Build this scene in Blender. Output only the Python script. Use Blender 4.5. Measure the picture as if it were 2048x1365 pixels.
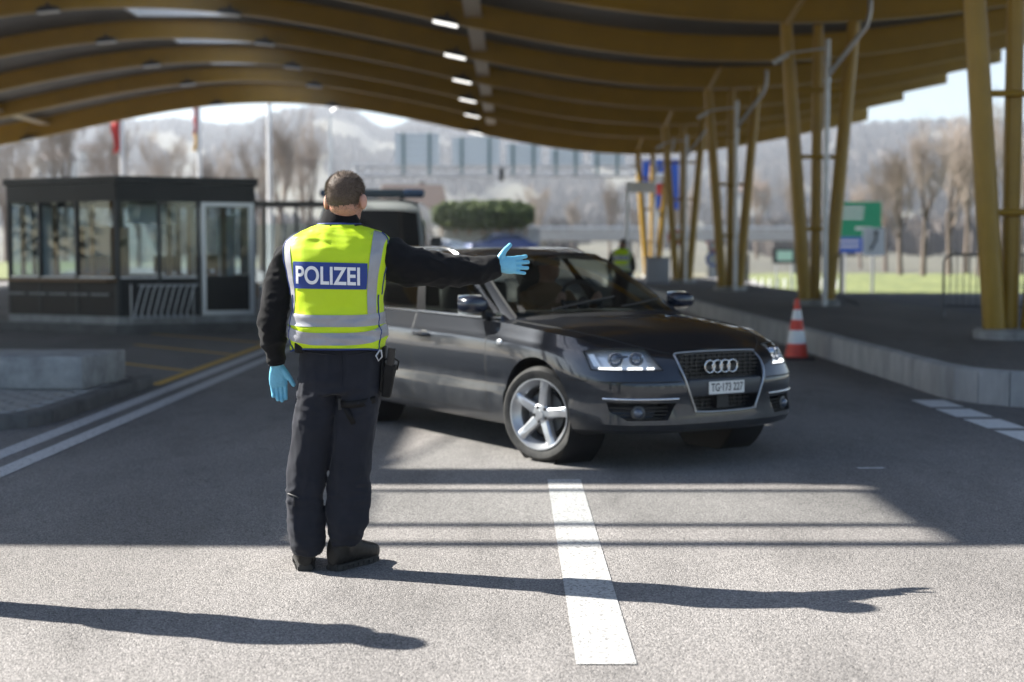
import bpy, bmesh, math, random
import numpy as np
from mathutils import Vector, Matrix, noise
from mathutils.bvhtree import BVHTree
R = math.radians
random.seed(7)
for o in list(bpy.data.objects): bpy.data.objects.remove(o)
scene = bpy.context.scene
COL = scene.collection
# ------------------------------------------------------------------ camera
F = 2844.0; CAMH = 1.42; PITCH = math.atan((682.5-508)/F)
cam = bpy.data.cameras.new('camera'); camo = bpy.data.objects.new('camera', cam); COL.objects.link(camo)
camo.location = (0, 0, CAMH); camo.rotation_euler = (math.pi/2-PITCH, 0, 0)
cam.sensor_width = 36; cam.lens = F/2048*36; cam.clip_start = .05; cam.clip_end = 8000
cam.dof.use_dof = True; cam.dof.focus_distance = 6.35; cam.dof.aperture_fstop = 1.7; cam.dof.aperture_blades = 0
scene.camera = camo
scene.render.resolution_x = 1024; scene.render.resolution_y = 682
# ------------------------------------------------------------------ sky, sun, exposure
SUN_EL = R(38.0); _h = Vector((-2.17, .71, 0)).normalized()
SUND = Vector((_h.x*math.cos(SUN_EL), _h.y*math.cos(SUN_EL), math.sin(SUN_EL)))
world = bpy.data.worlds.new('World'); scene.world = world; world.use_nodes = True
nt = world.node_tree; nt.nodes.clear()
sky = nt.nodes.new('ShaderNodeTexSky'); sky.sky_type = 'NISHITA'; sky.sun_disc = False
sky.sun_elevation = SUN_EL; sky.sun_rotation = math.atan2(SUND.x, SUND.y); sky.altitude = 400
sky.air_density = 1.0; sky.dust_density = .7; sky.ozone_density = 1.0
bg = nt.nodes.new('ShaderNodeBackground'); bg.inputs[1].default_value = .05
wo = nt.nodes.new('ShaderNodeOutputWorld'); nt.links.new(sky.outputs[0], bg.inputs[0]); nt.links.new(bg.outputs[0], wo.inputs[0])
sl = bpy.data.lights.new('sun', 'SUN'); sl.energy = 5.0; sl.angle = R(.5); sl.color = (1, .955, .88)
so = bpy.data.objects.new('sun', sl); COL.objects.link(so); so.rotation_euler = SUND.to_track_quat('Z', 'Y').to_euler()
so.location = (-30, 10, 30)
scene.view_settings.view_transform = 'Standard'; scene.view_settings.look = 'None'
scene.view_settings.gamma = 1; scene.view_settings.exposure = 1.98; scene.view_settings.use_curve_mapping = False
# ------------------------------------------------------------------ pixel helpers (2048 x 1365 photograph)
CP, SP = math.cos(PITCH), math.sin(PITCH)
def ray(px, py):
    a = (px-1024)/F; b = (682.5-py)/F
    return Vector((a, CP+b*SP, -SP+b*CP))
def P(px, py, Y):
    d = ray(px, py); return Vector((d.x/d.y*Y, Y, CAMH+d.z/d.y*Y))
def G(px, py, z=0.0):
    d = ray(px, py); t = (z-CAMH)/d.z; return Vector((d.x*t, d.y*t, z))
# ------------------------------------------------------------------ mesh helpers
def link(o, parent=None):
    COL.objects.link(o)
    if parent is not None: o.parent = parent
    return o
def mesh_obj(name, V, Fc, m, parent=None, sharp=35, recalc=True, merge=0.0):
    me = bpy.data.meshes.new(name)
    me.from_pydata([tuple(v) for v in V], [], [tuple(f) for f in Fc])
    bm = bmesh.new(); bm.from_mesh(me)
    if merge: bmesh.ops.remove_doubles(bm, verts=bm.verts, dist=merge)
    if recalc: bmesh.ops.recalc_face_normals(bm, faces=bm.faces)
    ca = R(sharp)
    for f in bm.faces: f.smooth = sharp > 0
    if sharp > 0:
        for e in bm.edges:
            e.smooth = not (len(e.link_faces) == 2 and e.calc_face_angle(0) > ca)
    bm.to_mesh(me); bm.free()
    if m is not None: me.materials.append(m)
    return link(bpy.data.objects.new(name, me), parent)
def inst(name, me, parent=None, loc=(0,0,0), rot=(0,0,0), sc=(1,1,1)):
    o = bpy.data.objects.new(name, me); o.location = loc; o.rotation_euler = rot; o.scale = sc
    return link(o, parent)
def empty(name, loc=(0,0,0), rz=0):
    o = bpy.data.objects.new(name, None); o.location = loc; o.rotation_euler = (0,0,rz); o.empty_display_size = .2
    return link(o)
def tag(o, label, cat, group=None, kind=None):
    o['label'] = label; o['category'] = cat
    if group: o['group'] = group
    if kind: o['kind'] = kind
    return o
def struct(o):
    o['kind'] = 'structure'; return o
def copy_tree(o, parent=None):
    c = o.copy(); COL.objects.link(c); c.parent = parent
    for ch in o.children: copy_tree(ch, c)
    return c
class MB:
    def __init__(s): s.v = []; s.f = []
    def add(s, V, Fc):
        n = len(s.v); s.v += [Vector(v) for v in V]; s.f += [tuple(i+n for i in f) for f in Fc]; return s
    def box(s, c, size, rot=None):
        c = Vector(c); h = [x/2 for x in size]; V = []
        for z in (-1, 1):
            for x, y in ((-1,-1),(1,-1),(1,1),(-1,1)):
                p = Vector((x*h[0], y*h[1], z*h[2]))
                if rot is not None: p = rot @ p
                V.append(c+p)
        return s.add(V, [(3,2,1,0),(4,5,6,7),(0,1,5,4),(1,2,6,5),(2,3,7,6),(3,0,4,7)])
    def box2(s, a, b):
        return s.box([(a[i]+b[i])/2 for i in range(3)], [abs(b[i]-a[i]) for i in range(3)])
    def rings(s, rs, cap=True, closed=True):
        n = len(rs[0]); V = [v for r in rs for v in r]; Fc = []
        for i in range(len(rs)-1):
            for j in range(n if closed else n-1):
                k = (j+1) % n
                Fc.append((i*n+j, i*n+k, (i+1)*n+k, (i+1)*n+j))
        if cap:
            Fc.append(tuple(range(n-1, -1, -1))); Fc.append(tuple((len(rs)-1)*n+j for j in range(n)))
        return s.add(V, Fc)
    def path(s, pts, rad, n=12, cap=True, ref=None, flat=1.0):
        pts = [Vector(p) for p in pts]; rs = []
        if not hasattr(rad, '__len__'): rad = [rad]*len(pts)
        u = None
        for i, p in enumerate(pts):
            t = (pts[min(i+1, len(pts)-1)]-pts[max(i-1, 0)]).normalized()
            if u is None:
                a = ref or (Vector((0,0,1)) if abs(t.z) < .9 else Vector((0,1,0)))
                u = (Vector(a)-t*Vector(a).dot(t)).normalized()
            else: u = (u-t*u.dot(t)).normalized()
            w = t.cross(u)
            rs.append([p+u*math.cos(2*math.pi*j/n)*rad[i]+w*math.sin(2*math.pi*j/n)*rad[i]*flat for j in range(n)])
        return s.rings(rs, cap)
    def lathe(s, prof, org, axis=(0,0,1), n=24, cap=True):
        ax = Vector(axis).normalized(); u = ax.orthogonal().normalized(); w = ax.cross(u); org = Vector(org)
        return s.rings([[org+ax*h+(u*math.cos(2*math.pi*j/n)+w*math.sin(2*math.pi*j/n))*r for j in range(n)] for r, h in prof], cap)
    def ell(s, c, r, nu=20, nv=12, rot=None):
        c = Vector(c); rs = []
        for i in range(nv+1):
            a = math.pi*(i+.02)/(nv+.04)-math.pi/2; ring = []
            for j in range(nu):
                b = 2*math.pi*j/nu
                p = Vector((r[0]*math.cos(a)*math.cos(b), r[1]*math.cos(a)*math.sin(b), r[2]*math.sin(a)))
                if rot is not None: p = rot @ p
                ring.append(c+p)
            rs.append(ring)
        return s.rings(rs)
    def prism(s, poly, ext, org=(0,0,0), ax=(1,0,0), ay=(0,0,1)):
        ax = Vector(ax); ay = Vector(ay); org = Vector(org); ext = Vector(ext); n = len(poly)
        A = [org+ax*x+ay*y for x, y in poly]
        V = A+[p+ext for p in A]
        return s.add(V, [tuple(range(n-1,-1,-1)), tuple(range(n, 2*n))]+[(i, (i+1)%n, n+(i+1)%n, n+i) for i in range(n)])
    def grid(s, fn, nu, nv):
        V = [fn(i/nu, j/nv) for i in range(nu+1) for j in range(nv+1)]
        return s.add(V, [(i*(nv+1)+j, (i+1)*(nv+1)+j, (i+1)*(nv+1)+j+1, i*(nv+1)+j+1) for i in range(nu) for j in range(nv)])
    def build(s, name, m, parent=None, sharp=35, **k): return mesh_obj(name, s.v, s.f, m, parent, sharp, **k)
def bevel_obj(o, w=.01, seg=2):
    me = o.data; bm = bmesh.new(); bm.from_mesh(me)
    ed = [e for e in bm.edges if len(e.link_faces) == 2 and e.calc_face_angle(0) > R(30)]
    bmesh.ops.bevel(bm, geom=ed, offset=w, segments=seg, profile=.5, affect='EDGES')
    for f in bm.faces: f.smooth = True
    for e in bm.edges: e.smooth = not (len(e.link_faces) == 2 and e.calc_face_angle(0) > R(50))
    bm.to_mesh(me); bm.free(); return o
def evaluated(o):
    dg = bpy.context.evaluated_depsgraph_get(); dg.update()
    return bpy.data.meshes.new_from_object(o.evaluated_get(dg))
def remesh(mb, vox, it=3, disp=None):
    o = mesh_obj('tmp', mb.v, mb.f, None, None, 0)
    m = o.modifiers.new('r', 'REMESH'); m.mode = 'VOXEL'; m.voxel_size = vox
    me = evaluated(o); bpy.data.objects.remove(o)
    n = len(me.vertices); V = np.empty(n*3); me.vertices.foreach_get('co', V); V = V.reshape(-1, 3)
    ne = len(me.edges); E = np.empty(ne*2, dtype=np.int64); me.edges.foreach_get('vertices', E); E = E.reshape(-1, 2)
    deg = np.zeros(n); np.add.at(deg, E[:,0], 1); np.add.at(deg, E[:,1], 1); deg = np.maximum(deg, 1)[:,None]
    for k in range(it):
        for lam in (.6, -.45) if it > 1 else (.5,):
            S = np.zeros_like(V); np.add.at(S, E[:,0], V[E[:,1]]); np.add.at(S, E[:,1], V[E[:,0]])
            V = V+lam*(S/deg-V)
    me.vertices.foreach_set('co', V.ravel()); me.update()
    if disp:
        N = np.empty(n*3); me.vertices.foreach_get('normal', N); N = N.reshape(-1, 3)
        V = np.array([V[i]+N[i]*disp(V[i]) for i in range(n)]); me.vertices.foreach_set('co', V.ravel())
    for p in me.polygons: p.use_smooth = True
    me.update(); return me
def from_mesh(name, me, m, parent=None):
    me.name = name; me.materials.clear(); me.materials.append(m)
    return link(bpy.data.objects.new(name, me), parent)
def spline(pts, n):
    """Catmull-Rom through pts (tuples), n samples per span"""
    p = [np.array(q, float) for q in pts]; out = []
    for i in range(len(p)-1):
        a = p[i-1] if i else 2*p[0]-p[1]; b, c = p[i], p[i+1]; d = p[i+2] if i+2 < len(p) else 2*p[-1]-p[-2]
        for k in range(n):
            t = k/n
            out.append(.5*(2*b+(c-a)*t+(2*a-5*b+4*c-d)*t*t+(3*b-a-3*c+d)*t**3))
    out.append(p[-1]); return out
def sstep(a, b, x):
    t = min(1, max(0, (x-a)/(b-a))); return t*t*(3-2*t)
def lerp_tab(tab, x):
    return float(np.interp(x, [t[0] for t in tab], [t[1] for t in tab]))
def fbm(p, o=3): return noise.fractal(Vector(p), 1.0, 2.0, o)
def text_mesh(s, size, bold=0.0):
    cu = bpy.data.curves.new('t', 'FONT'); cu.body = s; cu.size = size; cu.offset = bold; cu.align_x = 'CENTER'; cu.align_y = 'CENTER'
    o = link(bpy.data.objects.new('t', cu)); me = evaluated(o); bpy.data.objects.remove(o)
    bm = bmesh.new(); bm.from_mesh(me); bmesh.ops.triangulate(bm, faces=bm.faces)
    return bm
# ------------------------------------------------------------------ materials
def mat(name, col, rough=.6, metal=0.0, var=0.0, vscale=3.0, bump=0.0, bscale=40.0, coat=0.0, spec=.5, emit=None, estr=0.0, sheen=0.0, col2=None, stretch=None, vdetail=5):
    m = bpy.data.materials.new(name); m.use_nodes = True; t = m.node_tree; b = t.nodes['Principled BSDF']
    b.inputs['Base Color'].default_value = (*col, 1); b.inputs['Roughness'].default_value = rough; b.inputs['Metallic'].default_value = metal
    b.inputs['Specular IOR Level'].default_value = spec; b.inputs['Coat Weight'].default_value = coat; b.inputs['Coat Roughness'].default_value = .04
    b.inputs['Sheen Weight'].default_value = sheen
    if emit: b.inputs['Emission Color'].default_value = (*emit, 1); b.inputs['Emission Strength'].default_value = estr
    if var or bump:
        tc = t.nodes.new('ShaderNodeTexCoord'); src = tc.outputs['Object']
        if stretch:
            mp = t.nodes.new('ShaderNodeMapping'); mp.inputs['Scale'].default_value = stretch; t.links.new(src, mp.inputs[0]); src = mp.outputs[0]
    if var:
        n = t.nodes.new('ShaderNodeTexNoise'); n.inputs['Scale'].default_value = vscale; n.inputs['Detail'].default_value = vdetail; n.inputs['Roughness'].default_value = .65
        t.links.new(src, n.inputs[0]); r = t.nodes.new('ShaderNodeValToRGB'); r.color_ramp.elements[0].position = .3; r.color_ramp.elements[1].position = .7
        c2 = col2 or tuple(min(1, c*(1+var)) for c in col); c1 = tuple(c*(1-var) for c in col)
        r.color_ramp.elements[0].color = (*c1, 1); r.color_ramp.elements[1].color = (*c2, 1)
        t.links.new(n.outputs[0], r.inputs[0]); t.links.new(r.outputs[0], b.inputs['Base Color'])
    if bump:
        n2 = t.nodes.new('ShaderNodeTexNoise'); n2.inputs['Scale'].default_value = bscale; n2.inputs['Detail'].default_value = 4
        t.links.new(src, n2.inputs[0]); bp = t.nodes.new('ShaderNodeBump'); bp.inputs['Strength'].default_value = min(1, bump*20); bp.inputs['Distance'].default_value = bump
        t.links.new(n2.outputs[0], bp.inputs['Height']); t.links.new(bp.outputs[0], b.inputs['Normal'])
    return m
def glass_mat(name, tint=(.8,.85,.85), refl=.05, rough=.0, graze=.9):
    m = bpy.data.materials.new(name); m.use_nodes = True; t = m.node_tree; t.nodes.clear()
    o = t.nodes.new('ShaderNodeOutputMaterial'); mx = t.nodes.new('ShaderNodeMixShader'); tr = t.nodes.new('ShaderNodeBsdfTransparent')
    gl = t.nodes.new('ShaderNodeBsdfGlossy'); gl.inputs['Roughness'].default_value = rough; tr.inputs[0].default_value = (*tint, 1)
    lw = t.nodes.new('ShaderNodeLayerWeight'); lw.inputs[0].default_value = .5
    pw = t.nodes.new('ShaderNodeMath'); pw.operation = 'POWER'; pw.inputs[1].default_value = 4.0; t.links.new(lw.outputs['Facing'], pw.inputs[0])
    mt = t.nodes.new('ShaderNodeMath'); mt.operation = 'MULTIPLY_ADD'; mt.inputs[1].default_value = graze-refl; mt.inputs[2].default_value = refl; t.links.new(pw.outputs[0], mt.inputs[0])
    t.links.new(mt.outputs[0], mx.inputs[0]); t.links.new(tr.outputs[0], mx.inputs[1]); t.links.new(gl.outputs[0], mx.inputs[2]); t.links.new(mx.outputs[0], o.inputs[0])
    return m
def asphalt_mat(name, dark, light, gscale=170.0, bump=.004, tone=.25):
    m = bpy.data.materials.new(name); m.use_nodes = True; t = m.node_tree; b = t.nodes['Principled BSDF']; L = t.links.new
    tc = t.nodes.new('ShaderNodeTexCoord')
    v = t.nodes.new('ShaderNodeTexVoronoi'); v.inputs['Scale'].default_value = gscale; L(tc.outputs['Object'], v.inputs[0])
    n = t.nodes.new('ShaderNodeTexNoise'); n.inputs['Scale'].default_value = gscale*.45; n.inputs['Detail'].default_value = 3; L(tc.outputs['Object'], n.inputs[0])
    big = t.nodes.new('ShaderNodeTexNoise'); big.inputs['Scale'].default_value = .55; big.inputs['Detail'].default_value = 6; big.inputs['Roughness'].default_value = .6
    mp = t.nodes.new('ShaderNodeMapping'); mp.inputs['Scale'].default_value = (1.0, .35, 1); L(tc.outputs['Object'], mp.inputs[0]); L(mp.outputs[0], big.inputs[0])
    hs = t.nodes.new('ShaderNodeSeparateColor'); L(v.outputs['Color'], hs.inputs[0])
    ad = t.nodes.new('ShaderNodeMath'); ad.operation = 'MULTIPLY_ADD'; ad.inputs[1].default_value = .55; L(hs.outputs[0], ad.inputs[0])
    m2 = t.nodes.new('ShaderNodeMath'); m2.operation = 'MULTIPLY'; m2.inputs[1].default_value = .45; L(n.outputs[0], m2.inputs[0]); L(m2.outputs[0], ad.inputs[2])
    r = t.nodes.new('ShaderNodeValToRGB'); r.color_ramp.elements[0].position = .2; r.color_ramp.elements[1].position = .8
    r.color_ramp.elements[0].color = (*dark, 1); r.color_ramp.elements[1].color = (*light, 1); L(ad.outputs[0], r.inputs[0])
    mr = t.nodes.new('ShaderNodeMapRange'); mr.inputs[1].default_value = .3; mr.inputs[2].default_value = .7; mr.inputs[3].default_value = 1-tone; mr.inputs[4].default_value = 1+tone; L(big.outputs[0], mr.inputs[0])
    mx = t.nodes.new('ShaderNodeMix'); mx.data_type = 'RGBA'; mx.blend_type = 'MULTIPLY'; mx.inputs[0].default_value = 1
    st = t.nodes.new('ShaderNodeTexNoise'); st.inputs['Scale'].default_value = 2.3; st.inputs['Detail'].default_value = 9; st.inputs['Roughness'].default_value = .7; L(mp.outputs[0], st.inputs[0])
    ms = t.nodes.new('ShaderNodeMapRange'); ms.inputs[1].default_value = .28; ms.inputs[2].default_value = .5; ms.inputs[3].default_value = .72; ms.inputs[4].default_value = 1.0; L(st.outputs[0], ms.inputs[0])
    mm = t.nodes.new('ShaderNodeMath'); mm.operation = 'MULTIPLY'; L(mr.outputs[0], mm.inputs[0]); L(ms.outputs[0], mm.inputs[1])
    L(r.outputs[0], mx.inputs[6]); L(mm.outputs[0], mx.inputs[7]); L(mx.outputs[2], b.inputs['Base Color'])
    b.inputs['Roughness'].default_value = .85; b.inputs['Specular IOR Level'].default_value = .35
    bp = t.nodes.new('ShaderNodeBump'); bp.inputs['Strength'].default_value = 1; bp.inputs['Distance'].default_value = bump
    iv = t.nodes.new('ShaderNodeMath'); iv.operation = 'SUBTRACT'; iv.inputs[0].default_value = 1; L(v.outputs['Distance'], iv.inputs[1])
    L(iv.outputs[0], bp.inputs['Height']); L(bp.outputs[0], b.inputs['Normal'])
    return m
def paint_mat(name, col, wear_col, amount=.42, scale=60):
    m = mat(name, col, .7, bump=.002, bscale=250); t = m.node_tree; b = t.nodes['Principled BSDF']; L = t.links.new
    tc = t.nodes.new('ShaderNodeTexCoord'); n = t.nodes.new('ShaderNodeTexNoise'); n.inputs['Scale'].default_value = scale; n.inputs['Detail'].default_value = 8; n.inputs['Roughness'].default_value = .75
    L(tc.outputs['Object'], n.inputs[0]); r = t.nodes.new('ShaderNodeValToRGB'); r.color_ramp.elements[0].position = amount-.03; r.color_ramp.elements[1].position = amount+.03
    r.color_ramp.elements[0].color = (*wear_col, 1); r.color_ramp.elements[1].color = (*col, 1); L(n.outputs[0], r.inputs[0]); L(r.outputs[0], b.inputs['Base Color'])
    return m
M = {}
M['asphalt'] = asphalt_mat('asphalt', (.065,.062,.06), (.315,.297,.283), 175, .0035, .27)
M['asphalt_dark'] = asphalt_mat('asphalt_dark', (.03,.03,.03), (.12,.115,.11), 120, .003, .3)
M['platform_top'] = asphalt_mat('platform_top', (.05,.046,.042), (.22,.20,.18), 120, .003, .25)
M['road_white'] = paint_mat('road_white', (.40,.40,.39), (.13,.125,.12), .455, 70)
M['dash_white'] = paint_mat('dash_white', (.74,.74,.73), (.2,.2,.2), .40, 30)
M['road_white_old'] = paint_mat('road_white_old', (.50,.50,.50), (.10,.10,.10), .42, 25)
M['road_yellow'] = paint_mat('road_yellow', (.55,.33,.05), (.12,.10,.08), .40, 25)
M['concrete'] = mat('concrete', (.34,.335,.32), .85, var=.35, vscale=4, bump=.003, bscale=60)
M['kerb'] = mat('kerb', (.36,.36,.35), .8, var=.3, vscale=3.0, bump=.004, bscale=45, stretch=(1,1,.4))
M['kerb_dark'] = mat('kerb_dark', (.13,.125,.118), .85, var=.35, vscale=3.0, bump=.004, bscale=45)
M['barrier'] = mat('barrier', (.10,.105,.11), .45, .5)
M['paver'] = mat('paver', (.30,.29,.27), .85, var=.3, vscale=8, bump=.003, bscale=70)
M['yellow_beam'] = mat('yellow_beam', (.35,.205,.010), .42, var=.12, vscale=1.2, bump=.0006, bscale=30)
M['yellow_steel'] = mat('yellow_steel', (.36,.21,.016), .38, var=.10, vscale=2, bump=.0005, bscale=20)
M['deck'] = mat('deck', (.10,.092,.085), .6, var=.2, vscale=.8)
M['galv'] = mat('galv', (.45,.46,.48), .4, .7, var=.15, vscale=6)
M['white_metal'] = mat('white_metal', (.75,.76,.77), .4)
M['dark_metal'] = mat('dark_metal', (.018,.021,.025), .4, var=.2, vscale=5)
M['booth_dark'] = mat('booth_dark', (.009,.011,.014), .3, var=.25, vscale=2, spec=.3)
M['alu'] = mat('alu', (.60,.61,.63), .35, .6)
M['glass'] = glass_mat('glass', (.78,.84,.86), .06)
M['sky_glass'] = glass_mat('sky_glass', (.88,.90,.90), .03, graze=.35)
M['wood'] = mat('wood', (.22,.12,.05), .5, var=.3, vscale=4, stretch=(1,1,8))
M['black'] = mat('black', (.012,.012,.013), .5)
M['rubber'] = mat('rubber', (.018,.018,.018), .75, var=.5, vscale=14, col2=(.05,.047,.043))
M['grass'] = mat('grass', (.085,.12,.03), .9, var=.4, vscale=1.5, col2=(.20,.22,.07))
M['field'] = mat('field', (.19,.175,.11), .9, var=.3, vscale=.05)
M['lamp_white'] = mat('lamp_white', (.85,.85,.82), .4, emit=(1,.97,.92), estr=.55)
M['diffuser'] = mat('diffuser', (.75,.75,.74), .4)
M['red'] = mat('red', (.55,.03,.025), .5)
M['orange_red'] = mat('orange_red', (.70,.06,.03), .5, var=.1, vscale=10)
M['white'] = mat('white', (.80,.80,.79), .5)
M['blue'] = mat('blue', (.02,.10,.50), .45)
M['green_sign'] = mat('green_sign', (.01,.30,.14), .45)
M['gold'] = mat('gold', (.75,.45,.02), .5)
# ================================================================== THE SETTING
def gz(x, y): return -1.0*sstep(50, 78, y)*sstep(6.5, 9.5, x)
xs = sorted(set([-4000,-1500,-600,-250,-120,-60,-40]+[i*1.0 for i in range(-30, 41, 2)]+[6.5,7,7.5,8.5,9,9.5]+[50,60,90,150,300,700,1800,4000]))
ys = sorted(set([-4000,-1000,-300,-100,-30]+[i for i in range(-10, 101, 5)]+[53,56,59,62,68,71,74,77,78,110,120,150,200,300,500,900,2000,4500]))
def sheet(name, xs, ys, dz, m):
    V = [(x, y, gz(x, y)+dz) for x in xs for y in ys]; n = len(ys)
    Fc = [(i*n+j, (i+1)*n+j, (i+1)*n+j+1, i*n+j+1) for i in range(len(xs)-1) for j in range(n-1)]
    return struct(mesh_obj(name, V, Fc, m, sharp=30))
sheet('ground', xs, ys, -.02, M['field'])
sheet('road', [x for x in xs if -120 <= x <= 60], [y for y in ys if -100 <= y <= 150], 0, M['asphalt'])
def strip(name, x0, x1, y0, y1, m, z=.004, n=1):
    s = MB(); k = max(1, int((y1-y0)/2))
    s.grid(lambda a, b: Vector((x0+(x1-x0)*b, y0+(y1-y0)*a, z)), k, 1)
    return struct(s.build(name, m, sharp=30))
strip('lane_marking', .222, .432, 4.84, 8.88, M['road_white'])
strip('lane_marking', .222, .432, 16.8, 20.8, M['road_white'])
strip('edge_line', -3.40, -3.245, 2.0, 66, M['road_white_old'])
strip('edge_line', -3.70, -3.54, 2.0, 66, M['road_white_old'])
for y0, y1 in ((13.1,13.75),(12.3,12.95),(11.5,12.15),(10.7,11.35),(9.9,10.55)):
    strip('kerb_dash_marking', 3.87, 4.19, y0, y1, M['dash_white'])
strip('yellow_line', -3.93, -3.80, 15.3, 24.0, M['road_yellow'])
def stripe(name, a, b, w, m, z=.004):
    a = Vector(a); b = Vector(b); d = (b-a).normalized(); n = Vector((-d.y, d.x, 0))*w/2
    return struct(mesh_obj(name, [v+Vector((0,0,z)) for v in (a-n, a+n, b+n, b-n)], [(0,1,2,3)], m, sharp=0))
stripe('yellow_hatch', (-5.6,19.0,0), (-3.95,17.2,0), .13, M['road_yellow'])
stripe('yellow_hatch', (-5.9,22.2,0), (-3.95,20.0,0), .13, M['road_yellow'])
stripe('yellow_hatch', (-6.4,25.2,0), (-3.95,22.6,0), .13, M['road_yellow'])
stripe('white_mark', (2.29,9.35,0), (2.47,9.36,0), .06, M['road_white_old'])  # tiny white mark laid on the asphalt
# ---- right platform with kerb stones
KH = .325
def kerb_run(parent, pts, h, w, step, m, name='kerb_stone'):
    """kerb stones along a polyline; inner side is to the left of travel"""
    pts = [Vector((p[0], p[1], 0)) for p in pts]; seg = []
    for a, b in zip(pts[:-1], pts[1:]):
        n = max(1, round((b-a).length/step))
        for k in range(n): seg.append((a+(b-a)*k/n, a+(b-a)*(k+1)/n))
    for a, b in seg:
        d = (b-a).normalized(); nrm = Vector((-d.y, d.x, 0)); g = .006; tilt = random.uniform(-.004,.004)
        a2 = a+d*g; b2 = b-d*g; s = MB(); hh = h+tilt; c = .03
        prof = [(0,-.05),(0,hh-c),(.4*c,hh-.3*c),(c,hh),(w,hh),(w,-.05)]
        s.rings([[a2+nrm*x+Vector((0,0,z)) for x, z in prof], [b2+nrm*x+Vector((0,0,z)) for x, z in prof]])
        off = random.uniform(-.003,.003); s.v = [v+nrm*off for v in s.v]
        s.build(name, m, parent, 40)
arc = [(4.25+1.3-1.3*math.cos(t), 14.1-1.3*math.sin(t)) for t in [R(a) for a in range(0, 91, 15)]]
outer = [(4.25,66.0),(4.25,14.1)]+arc[1:]+[(12,12.8)]
def inset_poly(w):
    a = [(4.25+1.3-(1.3-w)*math.cos(t), 14.1-(1.3-w)*math.sin(t)) for t in [R(a) for a in range(0, 91, 15)]]
    return [(4.25+w,66.0),(4.25+w,14.1)]+a[1:]+[(12,12.8+w)]
pl = inset_poly(.16)
pf = pl+[(9.2,14.5),(9.2,66.0)]
pf = inset_poly(.162)[:-1]+[(8.6,12.962),(8.6,66.0)]
s = MB(); s.prism(pf, (0,0,KH-.006+.05), org=(0,0,-.05), ay=(0,1,0))
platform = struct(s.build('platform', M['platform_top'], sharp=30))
kerb_run(platform, [(4.25,66.0),(4.25,14.1)]+arc[1:]+[(8.6,12.8)], KH, .155, .95, M['kerb'])
# low ramped slab past the platform
s = MB(); s.grid(lambda a, b: Vector((8.62+7*b, 13+52*a, gz(8.62+7*b, 13+52*a)+.006)), 20, 5)
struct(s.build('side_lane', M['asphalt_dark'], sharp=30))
# ---- left island: kerb, pavers, concrete block
IH = .12
isl_pts = [(-3.86,15.25),(-3.86,11.9),(-3.95,11.55),(-4.2,11.3),(-4.6,11.2),(-9.0,11.0)]
s = MB(); s.prism([(-4.02,15.2),(-4.02,11.95),(-4.1,11.7),(-4.28,11.5),(-4.65,11.38),(-9.0,11.2),(-9.0,15.2)], (0,0,IH-.02+.05), org=(0,0,-.05), ay=(0,1,0))
island = struct(s.build('traffic_island', M['concrete'], sharp=30))
# kerb runs the other way round here (inner side on the right of travel), so list it reversed
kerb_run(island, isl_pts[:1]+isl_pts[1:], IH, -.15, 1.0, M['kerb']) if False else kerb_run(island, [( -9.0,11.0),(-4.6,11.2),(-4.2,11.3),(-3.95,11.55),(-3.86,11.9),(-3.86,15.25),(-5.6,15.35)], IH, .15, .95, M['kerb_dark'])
pb = MB().box((0,0,0), (.232,.152,.04)); po = pb.build('paver', M['paver'], island, 30); bevel_obj(po, .008, 1); pme = po.data
first = True; r0 = 0
y = 11.66
while y < 15.1:
    x = -4.16-(.12 if r0 % 2 else 0)
    while x > -7.2:
        if y > 11.55+.25*max(0, (x+4.4)*-0.12) and not (y < 11.8 and x > -4.3):
            o = po if first else inst('paver', pme, island)
            first = False
            o.location = (x, y, IH-.025+random.uniform(-.004,.003)); o.rotation_euler = (random.uniform(-.01,.01), random.uniform(-.01,.01), 0)
        x -= .24
    y += .16; r0 += 1
s = MB(); s.prism([(-4.13,13.62),(-4.02,14.75),(-9.0,14.9),(-9.0,13.75)], (0,0,.315), org=(0,0,IH-.005), ay=(0,1,0))
blk = s.build('concrete_block', M['concrete'], None, 30); bevel_obj(blk, .015, 2)
tag(blk, 'long low weathered concrete block lying on the paved traffic island', 'concrete block')
# ------------------------------------------------------------------ canopy
def hh(x): return CAMH+6.065+1.185*math.cos(math.pi*(x+11.3)/17.3)      # underside of the ribs
XL, XR = -31.0, 16.5
RIBS = [12.5+6*i for i in range(10)]; RD = .62
canopy = empty('canopy', (0, 40, 0)); tag(canopy, 'wide wavy border crossing canopy with ochre yellow ribs and skylights', 'canopy')
def cv(s): s.v = [v-Vector((0,40,0)) for v in s.v]; return s
X = [XL+(XR-XL)*i/90 for i in range(91)]
def rib(y, w, d, drop, name='rib'):
    s = MB(); f = .05                                   # I-beam: bottom flange, web, top flange
    prof = [(-w/2,0),(w/2,0),(w/2,f),(w*.32,f*1.4),(w*.32,d-f*1.4),(w/2,d-f),(w/2,d),(-w/2,d),(-w/2,d-f),(-w*.32,d-f*1.4),(-w*.32,f*1.4),(-w/2,f)]
    s.rings([[Vector((x, y+a, hh(x)-drop+b)) for a, b in prof] for x in X])
    return cv(s).build(name, M['yellow_beam'], canopy, 40)
for y in RIBS: rib(y, .24, RD+(.27 if y > 66 else 0), .27 if y > 66 else 0)
SKX0, SKX1 = -12.5, -9.05
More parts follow.
